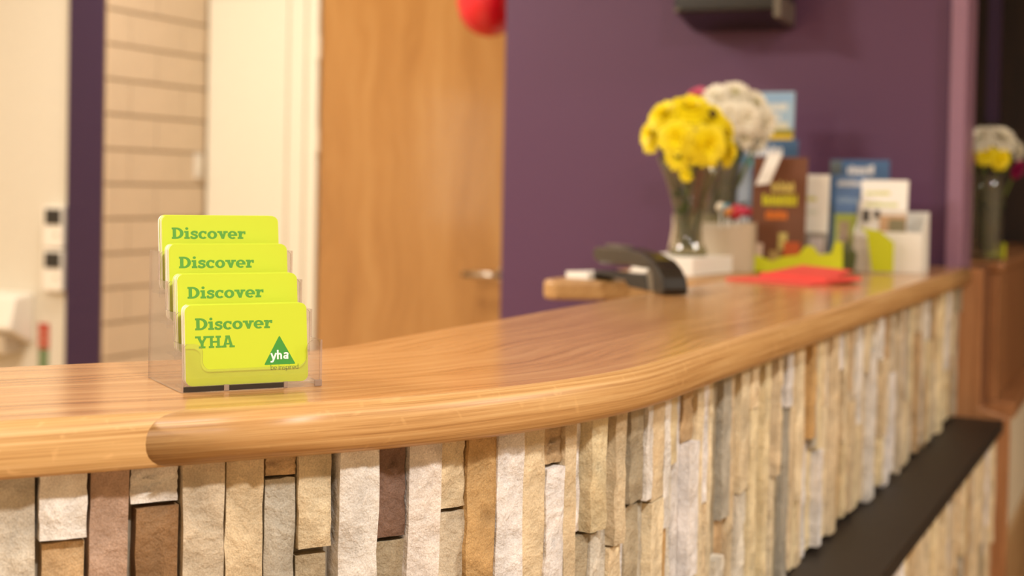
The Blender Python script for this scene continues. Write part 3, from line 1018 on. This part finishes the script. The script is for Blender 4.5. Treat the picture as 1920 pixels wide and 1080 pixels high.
# ------------------------------------------------------------------ things on the far end of the counter
def leaflet(label, x, y, z, w, h, rz, tilt, col, prints, thick=0.002, name='leaflet', cat='leaflet', group='leaflets on the counter'):
    """upright printed leaflet, bottom edge centred at (x,y,z); prints are (u0,v0,u1,v1,colour) in fractions, or ('text',u,v,uw,vh,colour)"""
    t = thing(name, label, cat, (x, y, z), rz, group)
    t.rotation_euler = (-tilt, 0, rz)
    key = 'paper_%d_%d_%d' % col
    if key not in M: M[key] = plain(key, col, 0.45, 0.02, 40)
    MB().box(-w / 2, w / 2, 0, thick, 0, h).build('sheet', M[key], t)
    for i, p in enumerate(prints):
        y0 = -0.0003 - 0.00015 * i
        if p[0] == 'text':
            _, u, v, uw, vh, c = p
            rnd = random.Random(i * 7 + int(u * 100))
            polys, cx = [], u
            while cx < u + uw - 0.02:
                lw = rnd.uniform(0.045, 0.08)
                polys.append([((cx - .5) * w, v * h), ((cx + lw * .75 - .5) * w, v * h), ((cx + lw * .75 - .5) * w, (v + vh * rnd.choice([.75, .75, 1])) * h), ((cx - .5) * w, (v + vh * rnd.choice([.75, 1])) * h)])
                cx += lw
            nm = 'title_print'
        else:
            u0, v0, u1, v1, c = p
            polys = [[((u0 - .5) * w, v0 * h), ((u1 - .5) * w, v0 * h), ((u1 - .5) * w, v1 * h), ((u0 - .5) * w, v1 * h)]]
            nm = 'printed_area'
        ck = 'ink_%d_%d_%d' % c
        if ck not in M: M[ck] = plain(ck, c, 0.45, 0.06, 90)
        me = ink_mesh(polys, nm, M[ck], y0)
        inst(nm, me, t)
    return t


# tall leaflets by the purple wall
leaflet('tall leaflet with pale blue sky and yellow field, behind white flowers', -0.690, 2.70, TOP + 0.002, 0.098, 0.328, 0, radians(3), (160, 190, 214),
        [(0.04, 0.94, 0.97, 0.99, (140, 178, 216)), ('text', 0.1, 0.89, 0.75, 0.045, (232, 232, 224)), ('text', 0.15, 0.83, 0.6, 0.045, (225, 228, 222)),
         (0.1, 0.77, 0.9, 0.82, (214, 212, 190)), (0.0, 0.735, 1.0, 0.78, (150, 140, 40)), (0.02, 0.69, 0.99, 0.745, (226, 190, 20)), (0, 0, 1, 0.68, (70, 110, 150))], thick=0.006)
leaflet('blue leaflet with white title between flowers and brown leaflet', -0.664, 2.60, TOP + 0.002, 0.110, 0.232, 0, radians(4), (72, 108, 150),
        [('text', 0.14, 0.87, 0.6, 0.075, (240, 240, 244)), (0.1, 0.77, 0.62, 0.85, (70, 150, 168)), (0, 0.0, 0.2, 0.8, (150, 160, 176)), (0.2, 0.05, 0.95, 0.7, (96, 120, 140))], thick=0.006)
leaflet('tall dark brown leaflet with yellow, lime and orange title lines', -0.596, 2.42, TOP + 0.004, 0.094, 0.193, radians(3), radians(5), (112, 66, 40),
        [('text', 0.36, 0.685, 0.42, 0.10, (222, 204, 110)), ('text', 0.20, 0.565, 0.62, 0.10, (206, 200, 20)), ('text', 0.27, 0.44, 0.42, 0.09, (220, 116, 24)),
         (0.52, 0.17, 0.68, 0.32, (206, 190, 110)), (0.62, 0.06, 0.92, 0.24, (196, 84, 20)), (0.06, 0.03, 0.24, 0.22, (226, 200, 180)), (0.36, 0.03, 0.56, 0.16, (180, 150, 90))], thick=0.005)
# white slanting strip across the brown leaflet's top
tag(MB().add([(-0.632, 2.4075, 1.247), (-0.608, 2.4075, 1.250), (-0.590, 2.421, 1.302), (-0.614, 2.421, 1.302),
              (-0.632, 2.4085, 1.247), (-0.608, 2.4085, 1.250), (-0.590, 2.422, 1.302), (-0.614, 2.422, 1.302)],
             [(0, 1, 2, 3), (7, 6, 5, 4), (0, 4, 5, 1), (1, 5, 6, 2), (2, 6, 7, 3), (3, 7, 4, 0)]).build('paper_strip', M['paper_white']),
    'white slanting paper strip across the top of brown leaflet', 'paper strip')
leaflet('plain white leaflet with faint lime line beside the brown leaflet', -0.550, 2.475, TOP + 0.004, 0.056, 0.164, 0, radians(5), (246, 244, 236),
        [('text', 0.05, 0.72, 0.55, 0.05, (214, 210, 90)), ('text', 0.15, 0.58, 0.5, 0.04, (222, 226, 206)), (0, 0.05, 1, 0.38, (150, 142, 134)), (0.45, 0.05, 0.9, 0.33, (214, 204, 204)), (0.08, 0.1, 0.3, 0.3, (110, 100, 92))], thick=0.004)
leaflet('blue leaflet with white title standing behind the others near wall', -0.513, 2.70, TOP + 0.002, 0.110, 0.198, 0, radians(3), (66, 104, 150),
        [('text', 0.3, 0.86, 0.46, 0.09, (232, 232, 234)), (0.0, 0.86, 0.2, 0.99, (96, 106, 110)), (0, 0, 1, 0.55, (80, 110, 140))], thick=0.005)
leaflet('light blue and lime leaflet right of the plain white one', -0.505, 2.58, TOP + 0.003, 0.056, 0.166, 0, radians(4), (96, 128, 176),
        [('text', 0.08, 0.88, 0.75, 0.07, (226, 230, 236)), ('text', 0.1, 0.70, 0.7, 0.06, (150, 176, 206)), (0.03, 0.2, 0.97, 0.58, (186, 200, 90)), (0.15, 0.28, 0.5, 0.50, (190, 168, 140)), (0.03, 0.03, 0.97, 0.2, (150, 150, 120))], thick=0.004)
# white card dispenser with leaflets
DX, DY = -0.424, 2.56
disp = thing('leaflet_dispenser', 'white card leaflet dispenser with slanting sides near counter end', 'dispenser', (DX, DY, TOP + 0.0005), 0)
for sx in (-0.058, 0.056):
    MB().prism([(-0.05, 0.0), (0.03, 0.0), (0.03, 0.105), (0.015, 0.105), (-0.05, 0.07)], sx, sx + 0.002, 'x').build('side', M['paper_white'], disp, fix=True)
MB().box(-0.056, 0.056, -0.05, -0.048, 0.0, 0.070).build('front', M['paper_white'], disp)
MB().box(-0.056, 0.056, 0.028, 0.03, 0.0, 0.105).build('back', M['paper_white'], disp)
MB().box(-0.056, 0.056, -0.048, 0.028, 0.0, 0.002).build('base', M['paper_white'], disp)
leaflet('white leaflet with lime headings and animal photo in the white dispenser', DX - 0.013, DY - 0.035, TOP + 0.006, 0.080, 0.156, 0, radians(8), (247, 245, 240),
        [('text', 0.1, 0.83, 0.55, 0.045, (212, 214, 110)), ('text', 0.1, 0.70, 0.68, 0.045, (206, 212, 120)), (0, 0.36, 1, 0.66, (214, 206, 196)), (0.42, 0.36, 1.0, 0.60, (190, 150, 110)),
         (0.62, 0.38, 0.98, 0.56, (126, 116, 84)), (0.05, 0.52, 0.2, 0.66, (50, 44, 40)), (0.3, 0.56, 0.42, 0.66, (60, 52, 46)), (0.15, 0.36, 0.4, 0.5, (228, 222, 214))], thick=0.006)
leaflet('pale grey leaflet leaning left of the white dispenser leaflet', -0.470, 2.545, TOP + 0.004, 0.030, 0.118, 0, radians(6), (222, 224, 228), [(0.2, 0.1, 0.9, 0.45, (90, 80, 70))], thick=0.003)
# clear leaflet pocket with lime card beside the dispenser
pk = thing('leaflet_pocket', 'small clear pocket holding a lime card before white dispenser', 'leaflet holder', (-0.448, 2.462, TOP + 0.0005), radians(-4))
MB().box(-0.046, 0.0, -0.012, -0.0105, 0.0, 0.068).build('front', M['acrylic'], pk)
MB().box(-0.046, 0.0, 0.012, 0.0135, 0.0, 0.062).build('back', M['acrylic'], pk)
MB().box(-0.048, -0.0462, -0.012, 0.0135, 0.0, 0.066).build('side', M['acrylic_edge'], pk)
MB().box(-0.046, 0.0, -0.0103, 0.0118, 0.0, 0.002).build('base', M['acrylic_edge'], pk)
lm = tag(MB().prism([(0.0, 0.0), (0.036, 0.0), (0.036, 0.05), (0.012, 0.070), (-0.022, 0.075), (-0.010, 0.064)], 0.0, 0.003, 'y').build('lime_folder', M['lime_card'], None, fix=True),
         'bent lime green card folder against the white dispenser front', 'folder')
lm.location = (-0.443, 2.472, TOP + 0.003)
# jagged lime card stand in front of the brown leaflet
LS = [(0, 0), (0.162, 0), (0.160, 0.054), (0.147, 0.054), (0.142, 0.034), (0.122, 0.032), (0.112, 0.046), (0.100, 0.046), (0.088, 0.030), (0.06, 0.026), (0.045, 0.018), (0.02, 0.028), (0.002, 0.022)]
ls = thing('lime_stand', 'jagged lime card strip standing at the brown leaflet\'s foot', 'card stand', (-0.634, 2.358, TOP + 0.0006), radians(8))
MB().prism(LS, 0, 0.002, 'y').build('front_card', M['lime_card'], ls, fix=True)
MB().box(0.0, 0.162, 0.002, 0.03, 0, 0.0015).build('base', M['lime_card'], ls)
# small dark green planted bit between stand and pocket
tag(MB().prism([(0, 0), (0.024, 0), (0.028, 0.03), (0.012, 0.055), (-0.004, 0.03)], 0, 0.004, 'y').build('leaflet', plain('olive_print', (74, 92, 20), 0.5), None, fix=True),
    'little olive green card upright between lime strip and clear pocket', 'card').location = (-0.497, 2.47, TOP + 0.001)
# coral papers lying on the counter
def sheet(label, pts, z, mat, name='paper_sheet', th=0.0014, grp=None):
    m = MB().prism(pts, z, z + th, 'z')
    return tag(m.build(name, mat, None, fix=True), label, 'paper', grp)


sheet('coral red leaflet lying flat, the lowest sheet before the lime strip', [(-0.595, 2.10), (-0.452, 2.04), (-0.418, 2.165), (-0.560, 2.225)], TOP + 0.0008, M['coral'], 'coral_leaflet', 0.003, 'coral leaflets')
sheet('coral red leaflet lying askew on top of another coral leaflet', [(-0.558, 2.165), (-0.440, 2.085), (-0.402, 2.16), (-0.505, 2.275)], TOP + 0.0045, M['coral'], 'coral_leaflet', 0.006, 'coral leaflets')
cf = MB().add([(-0.545, 2.17, TOP + .0110), (-0.43, 2.11, TOP + .0110), (-0.415, 2.16, TOP + .019), (-0.51, 2.24, TOP + .020), (-0.545, 2.17, TOP + .0120), (-0.43, 2.11, TOP + .0120), (-0.415, 2.16, TOP + .020), (-0.51, 2.24, TOP + .021)],
              [(3, 2, 1, 0), (4, 5, 6, 7), (0, 1, 5, 4), (1, 2, 6, 5), (2, 3, 7, 6), (3, 0, 4, 7)])
tag(cf.build('coral_leaflet', M['coral'], None, fix=True), 'coral red leaflet with a lifted edge, topmost of the coral pile', 'paper', 'coral leaflets')

# white papers under the vase, grey box of pens, white box behind
for i in range(4):
    sheet('white paper pad under the yellow flowers\' vase, ' + ['lowest', 'second from the bottom', 'third from the bottom', 'topmost'][i] + ' of its pile',
          [(-0.762 + .003 * i, 2.135 + .004 * i), (-0.662, 2.150), (-0.640, 2.330), (-0.768, 2.328)], TOP + 0.0006 + 0.0070 * i, M['paper_white'], 'paper_pad', 0.0066, 'white paper pads')
gb = thing('desk_tidy', 'warm grey desk box with curved corner beside the glass vase', 'desk box', (-0.650, 2.315, TOP + 0.0005), radians(12))
ol = [(-0.012, 0.10), (-0.052, 0.10)]
out = [(-0.075, 0.11), (-0.075, -0.01), (0.0, -0.01), (0.022, -0.006), (0.036, 0.008), (0.04, 0.03), (0.04, 0.11)]
inn = [(-0.072, 0.107), (-0.072, -0.007), (0.0, -0.007), (0.020, -0.003), (0.033, 0.010), (0.037, 0.03), (0.037, 0.107)]
w = MB()
nO = len(out)
hz = [0.078, 0.066, 0.076, 0.080, 0.082, 0.082, 0.082]
V = [(*p, 0.0) for p in out] + [(*p, h) for p, h in zip(out, hz)] + [(*p, 0.003) for p in inn] + [(*p, h) for p, h in zip(inn, hz)]
F = []
for i in range(nO):
    j = (i + 1) % nO
    F += [(i, j, nO + j, nO + i), (nO + i, nO + j, 3 * nO + j, 3 * nO + i), (3 * nO + i, 3 * nO + j, 2 * nO + j, 2 * nO + i)]
F += [tuple(reversed(range(nO))), tuple(range(2 * nO, 3 * nO))]
w.add(V, F)
w.build('box_wall', M['grey_card'], gb, fix=True)
pens = [((-0.686, 2.385), 0.03, (228, 214, 190), 'cream'), ((-0.672, 2.375), 0.028, (60, 130, 150), 'teal'), ((-0.658, 2.378), 0.026, (200, 40, 60), 'crimson'),
        ((-0.646, 2.37), 0.024, (214, 60, 96), 'pink'), ((-0.664, 2.36), 0.02, (206, 130, 50), 'orange'), ((-0.651, 2.355), 0.016, (186, 26, 40), 'dark red'), ((-0.640, 2.385), 0.022, (170, 30, 60), 'maroon')]
for (p, h, c, nm) in pens:
    key = 'pen_' + nm.replace(' ', '_')
    M[key] = plain(key, c, 0.35)
    t = thing('lollipop', nm + ' round-topped stick standing in the warm grey desk box', 'lollipop', (p[0], p[1], TOP + 0.005), 0, 'coloured sticks in the desk box')
    z1 = 0.078 + h * 0.8
    MB().tube([(0, 0, 0), (0, 0, z1)], 0.0016, 8).build('stick', M['paper_white'], t)
    MB().lathe([(0.0004, z1 - 0.009), (0.006, z1 - 0.007), (0.0095, z1), (0.007, z1 + 0.007), (0.0004, z1 + 0.0095)], 16).build('ball', M[key], t, smooth=True)
wb = thing('letter_tray', 'cream white card box with sloping side behind the glass vase', 'box', (-0.815, 2.48, TOP + 0.0005), radians(10))
MB().prism([(0.0, 0.0), (0.11, 0.0), (0.095, 0.07), (0.012, 0.074)], 0.0, 0.003, 'y').build('front', M['white_gloss'], wb, fix=True)
MB().box(0.0, 0.11, 0.003, 0.08, 0.0, 0.003).build('base', M['white_gloss'], wb)
MB().prism([(0.0, 0.0), (0.11, 0.0), (0.11, 0.09), (0.0, 0.09)], 0.08, 0.083, 'y').build('back', M['white_gloss'], wb, fix=True)

# stapler on the back edge with slips of paper
st = thing('stapler', 'black heavy desk stapler with raised arm at the worktop\'s back edge', 'stapler', (-0.578, 1.765, TOP + 0.0005), radians(-52))
st.scale = (1, 1, 0.72)
# local -x points away along its length (towards the wing), y across
body = [(0.034, 0.0), (0.036, 0.012), (0.030, 0.030), (0.012, 0.046), (-0.012, 0.058), (-0.03, 0.062), (-0.03, 0.044), (-0.014, 0.034), (-0.008, 0.0)]
MB().prism(body, -0.017, 0.017, 'y').build('rear_housing', M['black'], st, bevel=0.004, fix=True)
MB().prism([(-0.0085, 0.0), (-0.015, 0.034), (-0.034, 0.044), (-0.046, 0.034), (-0.036, 0.0)], -0.014, 0.014, 'y').build('grey_panel', M['grey_plastic'], st, bevel=0.003, fix=True)
MB().prism([(-0.026, 0.061), (-0.055, 0.068), (-0.130, 0.074), (-0.270, 0.068), (-0.285, 0.058), (-0.280, 0.042), (-0.250, 0.034), (-0.12, 0.040), (-0.06, 0.040), (-0.026, 0.042)], -0.016, 0.016, 'y').build('arm', M['black'], st, bevel=0.005, fix=True)
MB().box(-0.24, -0.17, -0.010, 0.010, 0.0705, 0.0755).build('arm_badge', M['grey_plastic'], st, bevel=0.002)
MB().prism([(-0.030, 0.0005), (-0.04, 0.028), (-0.07, 0.030), (-0.12, 0.024), (-0.272, 0.019), (-0.285, 0.0005), (-0.268, 0.0005), (-0.260, 0.011), (-0.13, 0.011), (-0.11, 0.0005)], -0.016, 0.016, 'y').build('base_plate', M['black_soft'], st, bevel=0.002, fix=True)
sheet('small white slip of paper on the wing by the stapler tip', [(-0.805, 1.975), (-0.765, 1.962), (-0.715, 2.02), (-0.765, 2.045)], TOP + 0.0004, M['paper_white'], 'paper_slip', 0.010)

# ------------------------------------------------------------------ flowers and vases
def head_mesh(kind, mat, rings, seed):
    rnd = random.Random(seed)
    V, F = [], []
    for (np_, r0, r1, z0, z1, wd) in rings:
        ph = rnd.random()
        for k in range(np_):
            a = 2 * pi * (k + ph + rnd.uniform(-.15, .15)) / np_
            rr = r1 * rnd.uniform(.9, 1.06)
            o = len(V)
            for (f, wf) in ((0, .35), (.45, 1.0), (.85, .85), (1.0, .3)):
                r = r0 + (rr - r0) * f
                z = z0 + (z1 - z0) * (f ** 1.6) + 0.08 * sin(pi * f) + rnd.uniform(-.02, .02)
                for sgn in (-1, 1):
                    V.append((r * cos(a) - sgn * wd * wf * sin(a), r * sin(a) + sgn * wd * wf * cos(a), z))
            for i in range(3):
                F.append((o + 2 * i, o + 2 * i + 1, o + 2 * i + 3, o + 2 * i + 2))
    me = bpy.data.meshes.new(kind)
    me.from_pydata(V, [], F)
    me.materials.append(mat)
    for p in me.polygons: p.use_smooth = True
    return me


MUM = [(18, .1, 1.0, .0, .02, .15), (16, .08, .88, .05, .18, .14), (13, .05, .68, .1, .36, .13), (10, .03, .46, .14, .50, .11), (6, .02, .22, .16, .56, .08)]
DAISY = [(15, .14, 1.0, .0, .06, .14), (13, .1, .84, .06, .2, .13), (10, .08, .6, .1, .3, .11)]
PET = {'yellow': [head_mesh('petals', M['yellow_petal'], MUM, k) for k in range(3)], 'white': [head_mesh('petals', M['white_petal'], MUM, k + 20) for k in range(3)],
       'pink': [head_mesh('petals', M['pink_petal'], MUM, 9)], 'magenta': [head_mesh('petals', M['magenta_petal'], MUM, 10)]}
EYE = {k: MB().lathe([(0.001, .34), (.14, .32), (.2, .24), (.2, .1)], 12).mesh('flower_centre', M['flower_eye_green'] if k == 'white' else M['flower_eye_dark'], True) for k in ('white', 'yellow')}


def leaf_mesh():
    V, F = [], []
    for i, (x, w_, z) in enumerate([(0, .02, 0), (.25, .16, .08), (.5, .22, .12), (.75, .15, .1), (1, .01, .02)]):
        V += [(x, -w_, z - w_ * .2), (x, 0, z), (x, w_, z - w_ * .2)]
    for i in range(4):
        F += [(3 * i, 3 * i + 1, 3 * i + 4, 3 * i + 3), (3 * i + 1, 3 * i + 2, 3 * i + 5, 3 * i + 4)]
    me = bpy.data.meshes.new('leaf'); me.from_pydata(V, [], F); me.materials.append(M['leaf'])
    return me


LEAF = leaf_mesh()


def flower(kind, foot, head, r, face, label, grp, rnd):
    foot, head, face = Vector(foot), Vector(head), Vector(face).normalized()
    t = thing('flower', label, 'flower', tuple(foot), 0, grp)
    h = head - foot
    neck = h - face * r * 0.35
    q = face.to_track_quat('Z', 'Y').to_euler()
    inst('petals', rnd.choice(PET[kind]), t, tuple(h - face * r * 0.2), q, (r, r, r))
    if kind in EYE and rnd.random() < 0.35:
        inst('flower_centre', EYE[kind], t, tuple(h - face * r * 0.2 + face * r * (0.25 if kind == 'yellow' else 0)), q, (r, r, r))
    mid = Vector((neck.x * 0.35, neck.y * 0.35, neck.z * 0.55))
    pts = [Vector((0, 0, 0)), mid * 0.5, mid, (mid + neck) / 2 + Vector((neck.x, neck.y, 0)) * 0.04, neck]
    MB().tube(pts, 0.0027, 8, r1=0.0018).build('stem', M['stem'], t, smooth=True)
    for k in range(3):
        f = rnd.uniform(0.45, 0.85)
        p = mid.lerp(neck, f) if k == 1 else mid * (f if k == 0 else f + 0.15)
        L = rnd.uniform(0.03, 0.048)
        inst('leaf', LEAF, t, tuple(p), (rnd.uniform(-.4, .4), rnd.uniform(-1.0, -0.3), rnd.uniform(0, 6.28)), (L, L * .8, L))
    return t


def vase(label, loc, prof_out, th, hfoot):
    t = thing('vase', label, 'vase', loc)
    prof_in = [(max(r - th, 0.001), z) for r, z in reversed(prof_out) if z > hfoot]
    MB().lathe(prof_out + prof_in + [(0.001, hfoot)], 40).build('glass_wall', M['glass'], t, smooth=True, fix=True)
    fp = [(0.001, 0.0004)] + [(r - 0.0004, z + 0.0004) for r, z in prof_out if z <= hfoot] + [(0.001, hfoot - 0.001)]
    MB().lathe(fp, 40).build('glass_foot', M['glass_thick'], t, smooth=True, fix=True)
    return t


V1 = (-0.697, 2.235, TOP + 0.0290)
vase('flared clear glass vase of yellow flowers on white paper pads', V1,
     [(0.001, 0), (0.030, 0), (0.032, 0.004), (0.030, 0.012), (0.024, 0.024), (0.0225, 0.045), (0.026, 0.075), (0.034, 0.105), (0.045, 0.135), (0.056, 0.160)], 0.0024, 0.013)
rnd = random.Random(3)
right = Vector((cos(YAW), sin(YAW), 0)); away = Vector((-sin(YAW), cos(YAW), 0)); upv = Vector((0, 0, 1))
YEL = [(-0.005, -0.030, 0.236, .036, 'top centre'), (-0.044, -0.020, 0.226, .034, 'upper left'), (-0.060, -0.012, 0.196, .033, 'far left'), (-0.026, -0.045, 0.190, .034, 'middle left, facing forward'),
       (0.018, -0.048, 0.180, .037, 'low centre right'), (0.024, -0.030, 0.222, .034, 'upper right'), (0.048, -0.010, 0.208, .033, 'right'), (0.056, -0.012, 0.172, .028, 'lower right, drooping'),
       (-0.022, -0.040, 0.163, .025, 'lowest left'), (-0.010, -0.038, 0.136, .012, 'small bud below the heads'), (0.0, 0.030, 0.225, .034, 'back of the bunch')]
for i, (a, bb, z, r, nm) in enumerate(YEL):
    base = Vector(V1) + right * (a * 0.15) + away * (bb * 0.15) + upv * 0.0150
    hp = Vector(V1) + right * a * 1.1 + away * bb * 1.3 + upv * (0.19 + (z - 0.19) * 1.1)
    face = right * a * 1.2 + away * (bb * 1.5 - 0.02) + upv * max(0.0, (z - 0.18)) * 1.2
    flower('yellow', base, hp, r, face, 'bright yellow chrysanthemum in the flared vase, ' + nm, 'yellow chrysanthemums', rnd)
V2 = (-0.715, 2.455, TOP + 0.0006)
vase('straight clear glass vase of white flowers behind the yellow bunch', V2,
     [(0.001, 0), (0.034, 0), (0.036, 0.005), (0.035, 0.02), (0.034, 0.08), (0.037, 0.14), (0.044, 0.19), (0.050, 0.22)], 0.0024, 0.016)
WHT = [(-0.020, -0.02, 0.292, .034, 'upper left'), (0.018, -0.02, 0.300, .034, 'top'), (0.056, -0.02, 0.282, .034, 'upper right'), (0.072, -0.03, 0.246, .034, 'far right'),
       (0.034, -0.045, 0.252, .035, 'middle facing forward'), (0.006, -0.04, 0.258, .032, 'middle left'), (0.036, -0.03, 0.218, .030, 'lower middle'), (0.064, -0.02, 0.214, .028, 'lowest right')]
for i, (a, bb, z, r, nm) in enumerate(WHT):
    base = Vector(V2) + right * (a * 0.2) + away * (bb * 0.2) + upv * 0.0185
    r *= 0.88
    hp = Vector(V2) + right * (a * 0.98 + 0.008) + away * bb * 1.2 + upv * (z + 0.010)
    face = right * (a - 0.02) + away * (bb * 1.5 - 0.03) + upv * (z - 0.25)
    flower('white', base, hp, r, face, 'white chrysanthemum behind the yellow bunch, ' + nm, 'white chrysanthemums', rnd)
flower('pink', Vector(V2) + upv * 0.0185 + right * -0.01, Vector(V2) + right * -0.040 + away * 0.0 + upv * 0.302, .026, right * -0.4 + away * -.6 + upv * 0.5,
       'pink flower peeking out left of the white chrysanthemums', None, rnd)
# third vase on the counter beyond the purple wall
V3 = (-0.336, 3.215, TOP + 0.0006)
vase('clear glass vase of mixed flowers on the brown counter beyond', V3,
     [(0.001, 0), (0.034, 0), (0.036, 0.004), (0.035, 0.02), (0.036, 0.09), (0.038, 0.15), (0.042, 0.185)], 0.0022, 0.014)
MIXF = [('white', -0.026, -0.02, 0.262, .038, 'upper left'), ('white', 0.018, -0.02, 0.264, .040, 'top'), ('white', 0.050, -0.01, 0.236, .032, 'right'), ('yellow', -0.020, -0.035, 0.226, .026, 'left'),
        ('yellow', 0.010, -0.04, 0.216, .026, 'middle'), ('magenta', 0.046, -0.03, 0.193, .024, 'lower right'), ('magenta', -0.042, -0.02, 0.222, .018, 'far left')]
for (kd, a, bb, z, r, nm) in MIXF:
    base = Vector(V3) + right * (a * 0.2) + away * (bb * 0.2) + upv * 0.0165
    hp = Vector(V3) + right * (a * 1.15 + 0.004) + away * bb + upv * z
    flower(kd, base, hp, r, right * a + away * (bb - 0.02) + upv * (z - 0.22), kd + ' flower in the vase on the brown counter, ' + nm, 'mixed flowers beyond', rnd)

lc = thing('lime_card', 'small lime card standing behind the vase on the brown counter', 'card', (-0.322, 3.272, TOP + 0.0006), 0)
MB().box(-0.022, 0.022, 0.0, 0.002, 0.0, 0.034).build('card_sheet', M['lime_card'], lc)
MB().box(-0.022, 0.022, 0.002, 0.018, 0.0, 0.001).build('foot', M['lime_card'], lc)

# ------------------------------------------------------------------ wall things
tv = thing('wall_monitor', 'black boxy wall monitor high on the purple wall', 'monitor', (-0.785, 2.864, 1.565), radians(3))
MB().prism([(0.0, 0.0), (0.0, 0.17), (-0.150, 0.20), (-0.165, 0.022)], -0.105, 0.105, 'x').build('casing', M['black'], tv, bevel=0.006, fix=True)
sc = MB().add([(-0.088, -0.1665, 0.035), (0.088, -0.1665, 0.035), (0.088, -0.1535, 0.185), (-0.088, -0.1535, 0.185)], [(0, 1, 2, 3)])
sc.build('screen', M['screen'], tv)
MB().box(0.094, 0.1085, -0.17, -0.02, 0.006, 0.05).build('side_trim', M['grey_plastic'], tv, bevel=0.003)
MB().lathe([(0.001, -0.004), (0.006, -0.003), (0.006, 0.003), (0.001, 0.004)], 12, cx=-0.097, cy=-0.166).build('corner_stud', M['grey_plastic'], tv).location = (0, 0, 0.026)

bl = thing('balloon', 'red party balloon hanging before the oak door', 'balloon', (-1.583, 3.32, 1.622), 0)
MB().lathe([(0.001, 0), (0.03, 0.0055), (0.055, 0.02), (0.075, 0.048), (0.084, 0.085), (0.082, 0.12), (0.070, 0.155), (0.046, 0.188), (0.02, 0.206), (0.004, 0.212), (0.006, 0.219), (0.001, 0.221)], 40).build('balloon_skin', M['red_balloon'], bl, smooth=True)
MB().tube([(0, 0, 0.219), (0.002, 0, 0.5), (0, 0, ROOM_H - 1.632)], 0.0008, 6).build('string', M['paper_white'], bl)

ctl = thing('heating_control', 'white wall control unit with two dark square displays', 'control unit', (-2.817, 3.13, 0.918), 0)
MB().box(-0.042, 0.031, -0.030, 0, 0, 0.118).build('lower_housing', M['white_plastic'], ctl, bevel=0.004)
MB().box(-0.042, 0.031, -0.030, 0, 0.122, 0.240).build('upper_housing', M['white_plastic'], ctl, bevel=0.004)
MB().box(-0.030, 0.026, -0.0325, -0.0295, 0.066, 0.110).build('display', M['screen'], ctl)
MB().box(-0.030, 0.026, -0.0325, -0.0295, 0.188, 0.232).build('display', M['screen'], ctl)
MB().box(0.006, 0.016, -0.033, -0.0295, 0.036, 0.044).build('button', M['grey_card'], ctl)
MB().box(0.006, 0.016, -0.033, -0.0295, 0.156, 0.164).build('button', M['grey_card'], ctl)
nt_ = thing('safety_notice', 'small red and green notice on the white wall', 'notice', (-2.873, 3.1295, 0.66), 0)
MB().box(-0.019, 0.019, -0.004, 0, 0.092, 0.163).build('red_area', M['red_print'], nt_)
MB().box(-0.017, 0.017, -0.004, 0, 0.0, 0.090).build('green_area', M['green_print'], nt_)
MB().box(-0.012, 0.012, -0.005, -0.004, 0.108, 0.112).build('print_line', M['tile'], nt_)
MB().box(-0.010, 0.010, -0.005, -0.004, 0.132, 0.136).build('print_line', M['tile'], nt_)
dsp = thing('towel_dispenser', 'white paper towel dispenser with sloping front on white wall', 'dispenser', (-3.04, 3.13, 0.76), 0)
MB().prism([(0, 0), (0, 0.15), (-0.075, 0.14), (-0.10, 0.05), (-0.04, 0.02)], -0.13, 0.13, 'x').build('cover', M['white_plastic'], dsp, bevel=0.008, fix=True)
MB().box(-0.10, 0.10, -0.085, -0.02, -0.02, 0.032).build('paper_tray', M['grey_card'], dsp)
swp = thing('door_catch', 'small white plate on the tiled wall by white panel', 'wall plate', (-2.6358, 3.51, 1.245), 0)
MB().box(0, 0.008, -0.018, 0.018, 0, 0.075).build('plate', M['white_plastic'], swp, bevel=0.002)
MB().box(0.008, 0.012, -0.006, 0.006, 0.028, 0.048).build('rocker', M['white_gloss'], swp)
